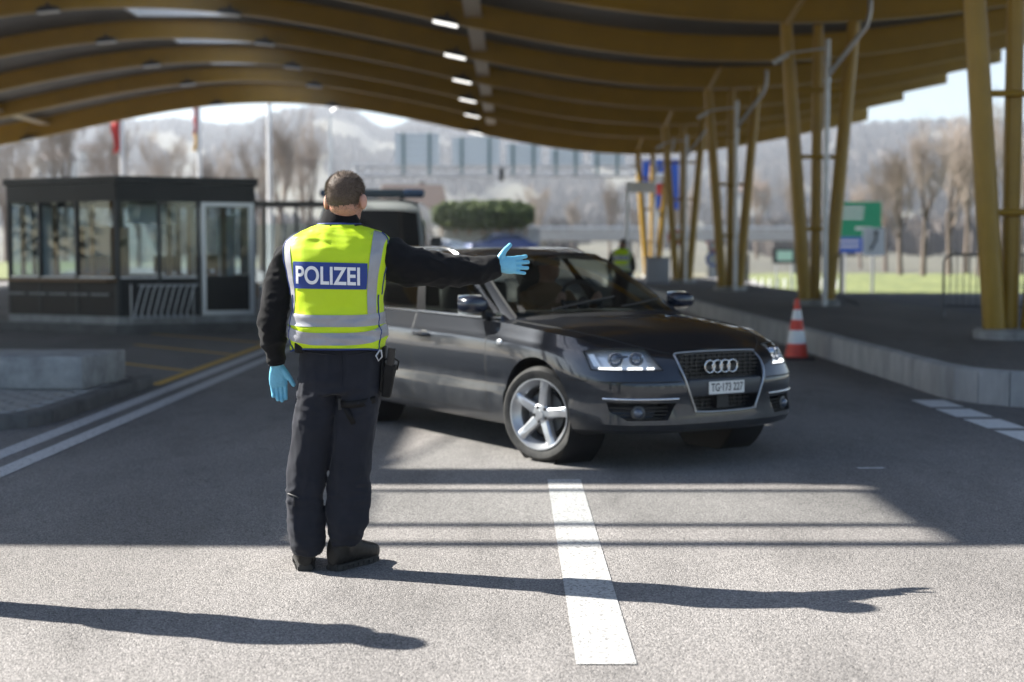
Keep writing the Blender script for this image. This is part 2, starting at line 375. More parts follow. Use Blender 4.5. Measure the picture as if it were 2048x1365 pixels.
def deck(x0, x1, y0, y1, name='roof_panel'):
    s = MB(); n = max(2, int((x1-x0)/.5)); t = .14
    xs_ = [x0+(x1-x0)*i/n for i in range(n+1)]
    s.rings([[Vector((x,y0,hh(x)+RD+.003)),Vector((x,y1,hh(x)+RD+.003)),Vector((x,y1,hh(x)+RD+t)),Vector((x,y0,hh(x)+RD+t))] for x in xs_])
    cv(s).build(name, M['deck'], canopy, 40)
bays = [(10.55,12.5)]+[(a, a+6) for a in RIBS[:-1]]
for i, (a, b) in enumerate(bays):
    g = .004
    deck(XL, SKX0, a+g, b-g); deck(SKX1, XR, a+g, b-g)
    sa, sb = (a+.55, b-.32) if i == 0 else (a+.50, b-.75)
    if i: deck(SKX0+g, SKX1-g, a+g, sa-g); deck(SKX0+g, SKX1-g, sb+g, b-g)
    # skylight: upstand frame, pitched glass, bars
    zt = hh(SKX0)+RD; zc = hh(-10.8)+RD
    fr = MB()
    if i == 0:
        fr.box(((SKX0+SKX1)/2, a+.06, zc+.05), (SKX1-SKX0, .10, .10)); fr.box(((SKX0+SKX1)/2, sa, zc+.05), (SKX1-SKX0, .08, .10))
        fr.box(((SKX0+SKX1)/2, sb, zc+.05), (SKX1-SKX0, .07, .10))
    else:
        for yy in (sa, sb): fr.box(((SKX0+SKX1)/2, yy, zc+.10+(.3 if i > 1 else 0)), (SKX1-SKX0, .08, .20+(.6 if i > 1 else 0)))
    for xx in (SKX0+.06, SKX1-.06): fr.box((xx, (sa+sb)/2, zc+.10+(.3 if i > 1 else 0)), (.09, sb-sa-.081, .30+(.5 if i > 1 else 0)))
    fo = cv(fr).build('skylight_frame', M['white_metal'], canopy, 30)
    if i:
        ym = (sa+sb)/2; br = MB(); hr = zc+(.20 if i < 2 else .80)
        for xx in (SKX0+.1, (SKX0+SKX1)/2, SKX1-.1):
            for yy in (sa, sb): br.path([(xx, yy, hr), (xx, ym, hr+.4)], .022, 6)
        br.path([(SKX0+.1, ym, hr+.4), (SKX1-.1, ym, hr+.4)], .025, 6)
        cv(br).build('glazing_bar', M['white_metal'], canopy, 40)
        for yy in (sa, sb):
            p = MB(); p.add([(SKX0+.1,yy,hr),(SKX1-.1,yy,hr),(SKX1-.1,ym,hr+.4),(SKX0+.1,ym,hr+.4)], [(0,1,2,3)])
            cv(p).build('pane', M['sky_glass'], canopy, 0)
    else:
        p = MB(); p.add([(SKX0+.1,sa,zc+.12),(SKX1-.1,sa,zc+.12),(SKX1-.1,sb,zc+.12),(SKX0+.1,sb,zc+.12)], [(0,1,2,3)]); cv(p).build('pane', M['sky_glass'], canopy, 0)
    for xt in (-.97, -21.65):
        if i == 0: continue
        z = hh(xt)+.30; s = MB(); s.box((xt, (a+b)/2, z), (.42, b-a-.28, .07)); cv(s).build('cable_tray', mat('tray', (.50,.42,.32), .5) if 'tray' not in M else M['tray'], canopy, 30)
        if 'tray' not in M: M['tray'] = bpy.data.materials['tray']
# ---- lamps under the ribs
def lamp_proto(lit):
    r = empty('canopy_lamp')
    s = MB(); s.prism([(-.34,0),(.34,0),(.30,.10),(.12,.16),(-.12,.16),(-.30,.10)], (0,.26,0), org=(0,-.13,.02)); s.build('housing', M['dark_metal'], r, 30)
    s = MB(); s.box((0,0,.008), (.62,.24,.05)); s.build('diffuser', M['lamp_white'] if lit else M['diffuser'], r, 30)
    s = MB(); s.box((0,0,.22), (.06,.06,.16)); s.build('bracket', M['dark_metal'], r, 30)
    return r
for xt, lit, lab in ((-1.68, True, 'lit white lamp under a yellow rib beside the long cable tray'), (-13.6, False, 'grey lamp housing under a yellow rib on the far side of the skylights'), (-8.3, False, 'grey lamp housing under a yellow rib between skylights and cable tray'), (-22.4, False, 'grey lamp housing under a yellow rib by the outer cable tray')):
    pr = None
    for y in RIBS:
        o = lamp_proto(lit) if pr is None else copy_tree(pr)
        pr = pr or o
        o.location = (xt, y-.28, hh(xt)-.08 if y < 66 else hh(xt)-.30); o.rotation_euler = (0, math.atan(1.185*math.pi/17.3*math.sin(math.pi*(xt+11.3)/17.3)), 0)
        tag(o, lab, 'lamp', {-1.68:'lit lamps along the cable tray', -13.6:'lamps beyond the skylights', -8.3:'lamps between skylights and tray', -22.4:'lamps by the outer tray'}[xt])
# ---- column groups
def column_group(x, y, base):
    r = empty('column_group', (x, y, base)); H = hh(x)-base; rad = .145
    s = MB(); s.lathe([(.50,-.02),(.50,.10),(.46,.13)], (0,0,0), n=28); s.build('plinth', M['concrete'], r, 40)
    zb = .11
    for dx, dy in ((-.72,0),(.72,0),(0,.16)):
        b = Vector((dx*.34, dy, zb)); t = Vector((dx, dy, 0)); t.z = hh(x+dx)-base-.01
        if dy: t.z = H-.02
        s = MB(); k_ = .8 if dy else 1; s.path([b, b+(t-b)*.5, t], [rad*k_, rad*k_, rad*.92*k_], 20); s.build('leg', M['yellow_steel'], r, 40)
    for f in (.26, .52, .76):
        w = .72*(.34+.66*f); z = zb+(H-zb)*f
        s = MB(); s.path([(-w,0,z),(w,0,z)], .045, 10); s.build('rung', M['yellow_steel'], r, 40)
    s = MB(); s.box((0,0,zb+.005), (.62,.62,.02)); s.build('base_plate', M['galv'], r, 30)
    # diagonal struts in the roof plane
    s = MB(); s.path([(-.72,0,H-.05),(-.72,-2.6,H+.3)], .05, 8); s.build('brace', M['yellow_steel'], r, 40)
    return r
ords = ['nearest the rounded platform corner', 'second from the rounded platform corner', 'third from the rounded platform corner', 'fourth from the rounded platform corner', 'at the far end of the platform']
for i, y in enumerate([18.5,30.5,42.5,54.5,66.3]):
    o = column_group(6.53, y, KH-.01 if y < 66 else KH-.01)
    tag(o, 'group of slanting yellow steel columns with rungs, '+ords[i], 'column', 'yellow column groups on the platform')
    d = empty('downpipe', (6.58, y-.56, KH-.01)); H = hh(6.7)-KH
    s = MB(); s.path([(0,0,0),(0,0,H*.93)], .055, 14); s.build('pipe', M['galv'], d, 40)
    s = MB(); s.path([(.0,0,H*.80),(.12,-.05,H*.83),(.75,-.2,H*.97),(.82,-.22,H*1.02),(.82,-.22,H+.45)], .05, 12); s.build('branch', M['galv'], d, 40)
    for zz in (.78,.4): s = MB(); s.lathe([(.07,0),(.07,.08)], (0,0,H*zz), n=14); s.build('clamp', M['galv'], d, 40)
    s = MB(); s.box((-1.0,-.1,H*.86), (.34,.14,.10), Matrix.Rotation(R(-30), 3, 'Y')); s.path([(-.85,-.1,H*.88),(0,0,H*.90)], .02, 6); s.build('floodlight', M['galv'], d, 30)
    tag(d, 'galvanised downpipe with slanted branch, by columns '+ords[i], 'downpipe', 'downpipes by the columns')
for i, y in enumerate([18.5,30.5,42.5,54.5,66.3]):
    o = column_group(-28.4, y, 0); tag(o, 'group of slanting yellow steel columns, '+['first','second','third','fourth','last'][i]+' along the booth side of the canopy', 'column', 'yellow column groups on the booth side')
# ================================================================== THE CAR
def carpaint():
    m = bpy.data.materials.new('car_paint'); m.use_nodes = True; t = m.node_tree; b = t.nodes['Principled BSDF']; L = t.links.new
    b.inputs['Metallic'].default_value = .65; b.inputs['Coat Weight'].default_value = 1.0; b.inputs['Coat Roughness'].default_value = .03
    tc = t.nodes.new('ShaderNodeTexCoord'); sp = t.nodes.new('ShaderNodeSeparateXYZ'); L(tc.outputs['Object'], sp.inputs[0])
    n = t.nodes.new('ShaderNodeTexNoise'); n.inputs['Scale'].default_value = 5; n.inputs['Detail'].default_value = 9; n.inputs['Roughness'].default_value = .75; L(tc.outputs['Object'], n.inputs[0])
    h = t.nodes.new('ShaderNodeMapRange'); h.inputs[1].default_value = .72; h.inputs[2].default_value = .22; h.inputs[3].default_value = 0; h.inputs[4].default_value = .75; L(sp.outputs[2], h.inputs[0])
    mu = t.nodes.new('ShaderNodeMath'); mu.operation = 'MULTIPLY_ADD'; mu.inputs[1].default_value = 1.4; mu.inputs[2].default_value = -.95; L(n.outputs[0], mu.inputs[0])
    ad = t.nodes.new('ShaderNodeMath'); ad.operation = 'ADD'; ad.use_clamp = True; L(mu.outputs[0], ad.inputs[0]); L(h.outputs[0], ad.inputs[1])
    mx = t.nodes.new('ShaderNodeMix'); mx.data_type = 'RGBA'; mx.inputs[6].default_value = (.026,.030,.039,1); mx.inputs[7].default_value = (.10,.102,.105,1); L(ad.outputs[0], mx.inputs[0]); L(mx.outputs[2], b.inputs['Base Color'])
    rr = t.nodes.new('ShaderNodeMapRange'); rr.inputs[3].default_value = .30; rr.inputs[4].default_value = .65; L(ad.outputs[0], rr.inputs[0]); L(rr.outputs[0], b.inputs['Roughness'])
    cw = t.nodes.new('ShaderNodeMapRange'); cw.inputs[3].default_value = 1; cw.inputs[4].default_value = .15; L(ad.outputs[0], cw.inputs[0]); L(cw.outputs[0], b.inputs['Coat Weight'])
    return m
M['car_paint'] = carpaint()
M['chrome'] = mat('chrome', (.72,.73,.75), .12, 1.0)
M['satin'] = mat('satin', (.38,.39,.41), .3, 1.0)
M['alloy'] = mat('alloy', (.52,.53,.55), .33, .75, var=.12, vscale=12)
M['car_glass'] = glass_mat('car_glass', (.42,.46,.45), .06)
M['wind_glass'] = glass_mat('wind_glass', (.60,.64,.62), .04)
M['lens'] = glass_mat('lens', (.92,.94,.95), .03)
M['interior'] = mat('interior', (.022,.02,.019), .7)
M['seat'] = mat('seat', (.05,.045,.04), .75, var=.2)
M['led'] = mat('led', (.9,.9,.9), .3, emit=(1,1,1), estr=.7)
M['refl'] = mat('refl', (.75,.77,.80), .3, .45)
M['brake'] = mat('brake', (.10,.10,.10), .5, .6)
CAR = empty('station_wagon', (.92, 10.14, 0), R(32.2-90))
tag(CAR, 'dark grey estate car with alloy wheels, roof rails and four ring grille badge', 'car')
bpy.context.view_layer.update()
CARM = Matrix.Translation(CAR.location) @ Matrix.Rotation(CAR.rotation_euler.z, 4, 'Z'); CARI = CARM.inverted()
half = [(.945,0),(.942,.18),(.925,.36),(.885,.52),(.80,.69),(.67,.80),(.48,.868),(.22,.90),(-.1,.915),(-.6,.925),(-1.4,.928),(-2.3,.925),(-2.85,.918),(-3.4,.885),(-3.72,.81),(-3.9,.68),(-3.98,.38),(-4.0,0)]
H = spline(half, 5); NH = len(H)
loop = [Vector((p[0], -p[1], 0)) for p in H]+[Vector((p[0], p[1], 0)) for p in H[-2:0:-1]]
NL = len(loop)
nrm = []
for i in range(NL):
    d = loop[(i+1) % NL]-loop[i-1]; nrm.append(Vector((d.y, -d.x, 0)).normalized()*-1)
if nrm[0].x < 0: nrm = [-n for n in nrm]
#      z front, inset front, z side, inset side, z rear, inset rear
LV = [(.235,.20,.20,.12,.28,.15),(.25,.095,.215,.055,.30,.05),(.275,.035,.255,.022,.33,.02),(.315,.008,.33,.004,.42,.0),(.36,.010,.44,-.006,.52,.0),(.42,.016,.475,.006,.58,.004),
      (.50,.012,.55,.002,.64,.01),(.565,.006,.63,-.002,.70,.02),(.60,.014,.70,.0,.76,.03),(.655,.040,.755,.005,.81,.04),(.70,.062,.795,.010,.85,.05),(.735,.090,.822,.024,.89,.06),(.758,.130,.86,.040,.93,.08),(.772,.19,.90,.058,.96,.10)]
ztop = [(-4,.985),(-3,.975),(-2,.962),(-1.2,.950),(-.7,.942),(-.4,.928),(0,.898),(.3,.866),(.55,.828),(.70,.795),(.80,.772),(1,.765)]
rings_ = []
for k, (zf, df, zs, ds, zr, dr) in enumerate(LV):
    rg = []
    for i, p in enumerate(loop):
        wf = sstep(.12, .74, p.x); wr = sstep(-3.0, -3.9, p.x)
        z = zs*(1-wf-wr)+zf*wf+zr*wr if True else 0
        d = ds*(1-wf-wr)+df*wf+dr*wr
        q = p-nrm[i]*d
        sc = (z-.2)/((.90*(1-wf-wr)+.772*wf+.96*wr)-.2)
        zt = lerp_tab(ztop, q.x); z = z+(zt-(.90*(1-wf-wr)+.772*wf+.96*wr))*max(0, sc)**2
        rg.append(Vector((q.x, q.y, z)))
    rings_.append(rg)
body = MB(); body.rings(rings_, cap=False)
top = rings_[-1]; NC = 14; V = []
for i in range(NH):
    a = top[i]; b = top[(NL-i) % NL]; x = a.x
    bul = .062*sstep(.80, .45, x)*sstep(-.95, -.55, x) + .0
    for j in range(NC+1):
        t = j/NC; v = a+(b-a)*t; u = abs(2*t-1)
        v.z += bul*(1-u**2.6)+(.012*sstep(.8,.3,x)*sstep(-.8,-.5,x))*(sstep(.72,.60,u)-.0)
        V.append(v)
body.add(V, [(i*(NC+1)+j, (i+1)*(NC+1)+j, (i+1)*(NC+1)+j+1, i*(NC+1)+j+1) for i in range(NH-1) for j in range(NC)])
b0 = rings_[0]; V = []
for i in range(NH):
    a = b0[i]; b = b0[(NL-i) % NL]
    for j in range(5): V.append(a+(b-a)*j/4)
body.add(V, [(i*5+j, (i+1)*5+j, (i+1)*5+j+1, i*5+j+1) for i in range(NH-1) for j in range(4)])
bo = body.build('body', M['car_paint'], None, 30, merge=.0008)
bvh0 = BVHTree.FromPolygons([v.co.copy() for v in bo.data.vertices], [tuple(p.vertices) for p in bo.data.polygons])
def cut(mb):
    c = mb.build('cutter', M['black'], None, 30); m = bo.modifiers.new('b', 'BOOLEAN'); m.operation = 'DIFFERENCE'; m.object = c; m.solver = 'EXACT'; cutters.append(c)
cutters = []
AR = .384
for ax in (0, -2.843):
    for s_ in (-1, 1):
        c = MB(); c.lathe([(AR,0),(AR,.50)], (ax, s_*.56, .335), (0, s_, 0), 48); cut(c)
# grille pocket, in the y-z plane
GR = [(-.342,.756),(-.31,.771),(0,.775),(.31,.771),(.342,.756),(.355,.70),(.335,.60),(.262,.415),(.235,.392),(0,.386),(-.235,.392),(-.262,.415),(-.335,.60),(-.352,.70)]
def in_front(y, z):
    h = bvh0.ray_cast(Vector((2, y, z)), Vector((-1, 0, 0))); return h[0].x if h[0] else .8
c = MB(); n = len(GR); c.rings([[Vector((.82 if z < .7 else .80, y*.97, .58+(z-.58)*.97)) for y, z in GR], [Vector((1.1, y, z)) for y, z in GR]]); cut(c)
# headlight pocket traced on the photograph, carried onto the body surface
HLT = [(1166,703),(1200,700),(1250,698),(1288,699)]; HLB = [(1182,740),(1230,742),(1280,742),(1326,741)]
def carhit(px, py, off=0.0):
    d = ray(px, py); o_ = CARI @ camo.location; dd = ((CARI.to_3x3()) @ d).normalized()
    h = bvh0.ray_cast(o_, dd)
    return (h[0]+h[1]*off, h[1]) if h[0] else (None, None)
def hl_edges(n=10):
    T = spline(HLT, 3); B = spline(HLB, 3); n = len(T)
    return T, B
T_, B_ = hl_edges()
def hlp(a, b):
    i = a*(len(T_)-1); k = min(int(i), len(T_)-2); f_ = i-k
    t = T_[k]*(1-f_)+T_[k+1]*f_; q = B_[k]*(1-f_)+B_[k+1]*f_
    return t*(1-b)+q*b
HLG = {}
NU, NV = 18, 6
for i in range(NU+1):
    for j in range(NV+1):
        p = hlp(i/NU, j/NV); h, nn = carhit(p[0], p[1]); HLG[i, j] = (h, nn)
bad = [k for k, v in HLG.items() if v[0] is None]
print('HEADLIGHT misses', len(bad), HLG[0,0], HLG[NU,NV])
def hl_surf(i, j, off, mir=1):
    h, nn = HLG[i, j]; p = h+nn*off; return Vector((p.x, p.y*mir, p.z))
bord = [(i, 0) for i in range(NU+1)]+[(NU, j) for j in range(1, NV+1)]+[(i, NV) for i in range(NU-1, -1, -1)]+[(0, j) for j in range(NV-1, 0, -1)]
axis = Vector((.80,-.60,.0)).normalized()
for mir in (1, -1):
    ax_ = Vector((axis.x, axis.y*mir, 0))
    outer_ = [hl_surf(i, j, 0, mir)+ax_*.06 for i, j in bord]; inner_ = [hl_surf(i, j, 0, mir)-ax_*.07 for i, j in bord]
    c = MB(); c.rings([inner_, outer_]); cut(c)
# lower side intakes
INT = [(.40,.455),(.785,.462),(.775,.40),(.70,.345),(.46,.345)]
for mir in (-1, 1):
    c = MB(); c.rings([[Vector((.50+(.23 if y < .5 else (.1 if y < .72 else 0)), y*mir, z)) for y, z in INT], [Vector((1.1, y*mir, z)) for y, z in INT]]); cut(c)
me = evaluated(bo)
for c in cutters: bpy.data.objects.remove(c)
bpy.data.objects.remove(bo)
bm = bmesh.new(); bm.from_mesh(me)
SE = [-.585, -1.70, -2.60]; zb = .285; G_ = .006
for x in SE:
    for d in (-G_, G_): bmesh.ops.bisect_plane(bm, geom=bm.verts[:]+bm.edges[:]+bm.faces[:], plane_co=(x+d,0,0), plane_no=(1,0,.05), dist=1e-6)
for d in (-G_, G_): bmesh.ops.bisect_plane(bm, geom=bm.verts[:]+bm.edges[:]+bm.faces[:], plane_co=(0,0,zb+d), plane_no=(0,0,1), dist=1e-6)
bm.normal_update()
def xs_of(c): return c.x+.05*c.z
me.materials.clear(); me.materials.append(M['car_paint']); me.materials.append(M['black'])
door_faces = {}
for f in bm.faces:
    c = f.calc_center_median(); f.material_index = 0; sx = xs_of(c)
    side = abs(c.y) > .80 and c.z < .97
    if side and c.z > zb-G_:
        for x in SE:
            if abs(sx-x) < G_*1.0001: f.material_index = 1
        if -2.60 < sx < -.585 and abs(c.z-zb) < G_: f.material_index = 1
        if f.material_index == 0 and c.z > zb+G_ and abs(f.normal.y) > .05:
            if -1.70+G_ < sx < -.585-G_: door_faces.setdefault((0, c.y > 0), []).append(f)
            elif -2.60+G_ < sx < -1.70-G_ and ((c.x+2.843)**2+(c.z-.335)**2)**.5 > AR+.02: door_faces.setdefault((1, c.y > 0), []).append(f)
    if abs(c.y) < .5 and c.x < .93 and c.x > .76 and .37 < c.z < .775 and abs(f.normal.x) > .98 and c.x < .84: f.material_index = 1
for f in bm.faces: f.smooth = True
for e in bm.edges: e.smooth = not (len(e.link_faces) == 2 and e.calc_face_angle(0) > R(32))
def extract(faces, name, m, parent):
    vm = {}; V = []; Fc = []
    for f in faces:
        q = []
        for v in f.verts:
            if v not in vm: vm[v] = len(V); V.append(v.co.copy())
            q.append(vm[v])
        Fc.append(q)
    return mesh_obj(name, V, Fc, m, parent, 32, recalc=False)
DOORS = {}
for k, fs in door_faces.items(): DOORS[k] = extract(fs, 'door', M['car_paint'], CAR)
bmesh.ops.delete(bm, geom=[f for fs in door_faces.values() for f in fs], context='FACES')
bm.to_mesh(me); bm.free(); me.name = 'body'
bodyo = link(bpy.data.objects.new('body', me), CAR)
def side_y(x, z, s_):
    h = bvh0.ray_cast(Vector((x, 2*s_, z)), Vector((0, -s_, 0))); return h[0].y if h[0] else .92*s_
# wheel liners
for ax in (0, -2.843):
    for s_ in (-1, 1):
        c = MB(); c.lathe([(AR-.004,0),(AR-.004,.30)], (ax, s_*.57, .335), (0, s_, 0), 36, cap=False); c.lathe([(AR,0),(.01,.001)], (ax, s_*.575, .335), (0, s_, 0), 36, cap=False)
        c.build('wheel_liner', M['black'], CAR, 40)
# ---- greenhouse
base = [(-.22,0,1.002),(-.24,.30,.998),(-.33,.56,.984),(-.52,.768,.955),(-.85,.825,.949),(-1.70,.845,.960),(-2.62,.83,.972),(-3.35,.765,.985),(-3.72,.64,.99),(-3.83,.32,1.0),(-3.85,0,1.0)]
roof = [(-1.20,0,1.435),(-1.21,.25,1.431),(-1.245,.46,1.42),(-1.33,.592,1.398),(-1.50,.628,1.405),(-1.98,.642,1.42),(-2.66,.625,1.412),(-3.12,.58,1.39),(-3.34,.47,1.372),(-3.42,.25,1.388),(-3.43,0,1.392)]
def sp_at(tab, s):
    n = len(tab)-1; i = min(int(s), n-1); t = s-i
    p = [np.array(tab[k]) for k in (max(i-1,0), i, i+1, min(i+2,n))]
    if i == 0: p[0] = np.array([tab[1][0], -tab[1][1], tab[1][2]])
    if i == n-1: p[3] = np.array([tab[n-1][0], -tab[n-1][1], tab[n-1][2]])
    a, b, c, d = p
    return Vector(.5*(2*b+(c-a)*t+(2*a-5*b+4*c-d)*t*t+(3*b-a-3*c+d)*t**3))
def gp(s, r, mir=-1, off=0.0):
    a = sp_at(base, s); b = sp_at(roof, s); p = a+(b-a)*r
    bulge = (.045 if s < 2.8 or s > 8 else .03)*4*r*(1-r)*.5
    dirv = Vector((.5,0,.8)) if s < 2.5 else (Vector((0,1,.25)) if s < 8 else Vector((-1,0,.2)))
    p = p+dirv*(bulge+off)
    return Vector((p.x, p.y*-mir*-1 if False else p.y*mir, p.z))
ss = [0,.35,.7,1.05,1.4,1.75,2.1,2.4,2.62,2.82,3.0,3.2,3.42,3.65,3.9,4.3,4.7,4.94,5.08,5.4,5.8,6.12,6.26,6.6,7.0,7.4,7.7,8.0,8.4,8.8,9.2,9.6,10]
rr_ = [-.04,.0,.035,.12,.25,.4,.55,.7,.82,.90,.94,1.0]
WIN = [('windshield',-.1,2.82),('door_window',3.2,4.94),('door_window',5.08,6.12),('quarter_window',6.26,7.4),('rear_window',8.4,10.1)]
frame = MB(); wins = {}
for mir in (-1, 1):
    for i in range(len(ss)-1):
        for j in range(len(rr_)-1):
            a, b = ss[i], ss[i+1]; c, d = rr_[j], rr_[j+1]
            q = None
            for wi, (nm, w0, w1) in enumerate(WIN):
                lo, hi = (.0, .94) if wi in (0, 4) else (.035, .90)
                if a >= w0-1e-6 and b <= w1+1e-6 and c >= lo-1e-6 and d <= hi+1e-6: q = wi
            pts = [(a,c),(b,c),(b,d),(a,d)]
            if mir == 1: pts = pts[::-1]
            if q is None: frame.add([gp(s, r, mir) for s, r in pts], [(0,1,2,3)])
            else:
                key = (q, 0 if q in (0, 4) else mir)
                wins.setdefault(key, MB()).add([gp(s, r, mir, -.004) for s, r in pts], [(0,1,2,3)])
frame.build('window_frame', M['car_paint'], CAR, 40, merge=.0006)
for (q, mir), mb in wins.items():
    par = CAR
    if q in (1, 2): par = DOORS[(q-1, mir > 0)]
    mb.build(WIN[q][0], M['wind_glass'] if q == 0 else M['car_glass'], par, 60, merge=.0006)
    # dark rubber edge inside the glass
rf = MB(); n = 24
rfv = []
for i in range(0, 49):
    s = 10*i/48; a = gp(s, 1.0, -1); b = gp(s, 1.0, 1)
    for j in range(13):
        t = j/12; v = a+(b-a)*t; v.z += .052*(1-abs(2*t-1)**2.2)*sstep(-1.28,-1.7,v.x)*sstep(-3.45,-3.0,v.x); rfv.append(v)
rf.add(rfv, [(i*13+j, (i+1)*13+j, (i+1)*13+j+1, i*13+j+1) for i in range(48) for j in range(12)])
rf.build('roof', M['car_paint'], CAR, 40, merge=.0006)
# window surrounds: chrome belt strip, black seals
for mir in (-1, 1):
    s = MB(); s.path([gp(x, .018, mir, .008) for x in np.linspace(3.25, 7.45, 30)], .0125, 8); s.build('belt_trim', M['chrome'], CAR, 50)
    s = MB(); s.path([gp(x, .925, mir, .004) for x in np.linspace(3.2, 7.45, 30)], .006, 6); s.build('window_trim', M['chrome'], CAR, 50)
    s = MB(); s.path([gp(2.83, r, mir, .002) for r in np.linspace(0, .95, 14)], .009, 6); s.build('windshield_seal', M['black'], CAR, 50)
    for sa_, sb_ in ((4.94,5.08),(6.12,6.26)):
        s = MB(); s.grid(lambda u, v: gp(sa_-.01+(sb_-sa_+.02)*v, .03+.87*u, mir, .007), 16, 2); s.build('pillar_cover', mat('pillar_black', (.006,.006,.007), .35, spec=.12) if 'pillar_black' not in bpy.data.materials else bpy.data.materials['pillar_black'], CAR, 50)
    # roof rail
    pts = [gp(x, 1.0, mir) for x in np.linspace(4.15, 7.9, 26)]
    pts = [Vector((p.x, p.y*.955, p.z+.004+.045*min(1, min(i, 25-i)/2.5))) for i, p in enumerate(pts)]
    s = MB(); s.path(pts, .016, 10); s.build('roof_rail', M['chrome'], CAR, 50)
# mirrors
for mir in (-1, 1):
    c = Vector((-.735, .955*mir, 1.055)); s = MB()
    prof = []
    for x, w, h_ in ((.085,.05,.035),(.07,.082,.050),(.03,.098,.062),(-.02,.103,.066),(-.05,.102,.065)):
        prof.append([c+Vector((x+(-.03*math.cos(t)*mir if False else 0), w*math.copysign(abs(math.cos(t))**.75, math.cos(t)), h_*math.copysign(abs(math.sin(t))**.75, math.sin(t)))) for t in [2*math.pi*k/20 for k in range(20)]])
    s.rings(prof); mo = s.build('mirror', mat('mirror_blue', (.012,.016,.03), .25, coat=.6) if mir < 0 else bpy.data.materials['mirror_blue'], CAR, 45)
    s = MB(); s.box(c+Vector((-.052,0,0)), (.004,.19,.135)); s.build('mirror_glass', M['chrome'], mo, 30)
    s = MB(); s.path([c+Vector((.01,-.08*mir,-.07)), c+Vector((.0,-.14*mir,-.085)), Vector((-.72,.80*mir,.955))], [.035,.032,.045], 10, flat=.6); s.build('mirror_arm', M['black'], mo, 45)
# door handles, fuel line crease, turn indicator
for mir in (-1, 1):
    for k, x in ((0,-1.55),(1,-2.50)):
        y = side_y(x, .80, mir); s = MB(); s.path([(x+.10,y-.004*mir,.802),(x+.08,y+.028*mir,.804),(x,y+.036*mir,.806),(x-.09,y+.028*mir,.806),(x-.11,y-.004*mir,.806)], [.012,.016,.017,.016,.012], 10); s.build('handle', M['car_paint'], DOORS[(k, mir > 0)], 50)
        s = MB(); s.ell((x,y-.006*mir,.80), (.085,.008,.036), 20, 8); s.build('handle_recess', M['black'], DOORS[(k, mir > 0)], 50)
        s = MB(); s.path([(x+.07,y+.046*mir,.812),(x-.08,y+.046*mir,.814)], .005, 6); s.build('handle_trim', M['chrome'], DOORS[(k, mir > 0)], 50)
    y = side_y(-.44, .80, mir); s = MB(); s.ell((-.44,y+.002*mir,.80), (.035,.010,.020), 16, 8); s.build('side_indicator', M['refl'], CAR, 50)
# front: grille, rings, plate
gx = .855
s = MB()
for k in range(15):
    z = .405+k*.0255
    w = float(np.interp(z, [.386,.415,.60,.70,.76], [.23,.26,.33,.345,.31])); s.box((gx-.012, 0, z), (.022, 2*w, .007))
for k in range(-7, 8):
    w = abs(k)*.046; z0 = max(.40, float(np.interp(w, [.235,.262,.335,.352], [.40,.415,.60,.70]))) if w > .235 else .395
    s.box((gx-.02, k*.046, (z0+.755)/2), (.016, .006, .755-z0))
s.build('grille', mat('grille_black', (.02,.02,.022), .35), CAR, 30)
rim_ = [Vector((max(in_front(y*.985, .58+(z-.58)*.985), .80)+.004, y, z)) for y, z in GR]
rsm = [Vector(p) for p in spline([tuple(p) for p in rim_]+[tuple(rim_[0])], 4)]
s = MB(); s.path(rsm, .0075, 8, cap=False); s.build('grille_frame', M['satin'], CAR, 50)
s = MB(); s.box((gx+.035, 0, .545), (.07, .625, .115)); o = s.build('plate_carrier', mat('carrier', (.035,.038,.045), .4), CAR, 30); bevel_obj(o, .012, 2)
s = MB(); s.box((gx+.078, 0, .542), (.008, .30, .082)); pl_ = s.build('number_plate', mat('plate', (.72,.72,.70), .4), CAR, 30)
tb = text_mesh('TG·173 227', .072, .0012)
vx = [v.co.x for v in tb.verts]; sc = .272/(max(vx)-min(vx)); Vt = []; 
tb.verts.ensure_lookup_table()
for v in tb.verts: Vt.append(Vector((gx+.0835, v.co.x*sc, .542+v.co.y*1.02)))
mesh_obj('plate_lettering', Vt, [[v.index for v in f.verts] for f in tb.faces], M['black'], pl_, 0, recalc=False); tb.free()
s = MB(); s.box((gx+.015, 0, .445), (.05, .10, .085)); s.build('radar_cover', M['black'], CAR, 30)
for k in range(4):
    s = MB(); cy = (k-1.5)*.065; s.path([Vector((gx+.020, cy+.041*math.cos(t), .677+.041*math.sin(t))) for t in [2*math.pi*q/28 for q in range(29)]], .0062, 8, cap=False); s.build('badge_ring', M['chrome'], CAR, 60)
s = MB(); s.box((gx+.012, 0, .672), (.02, .26, .03)); s.build('badge_mount', M['black'], CAR, 30)
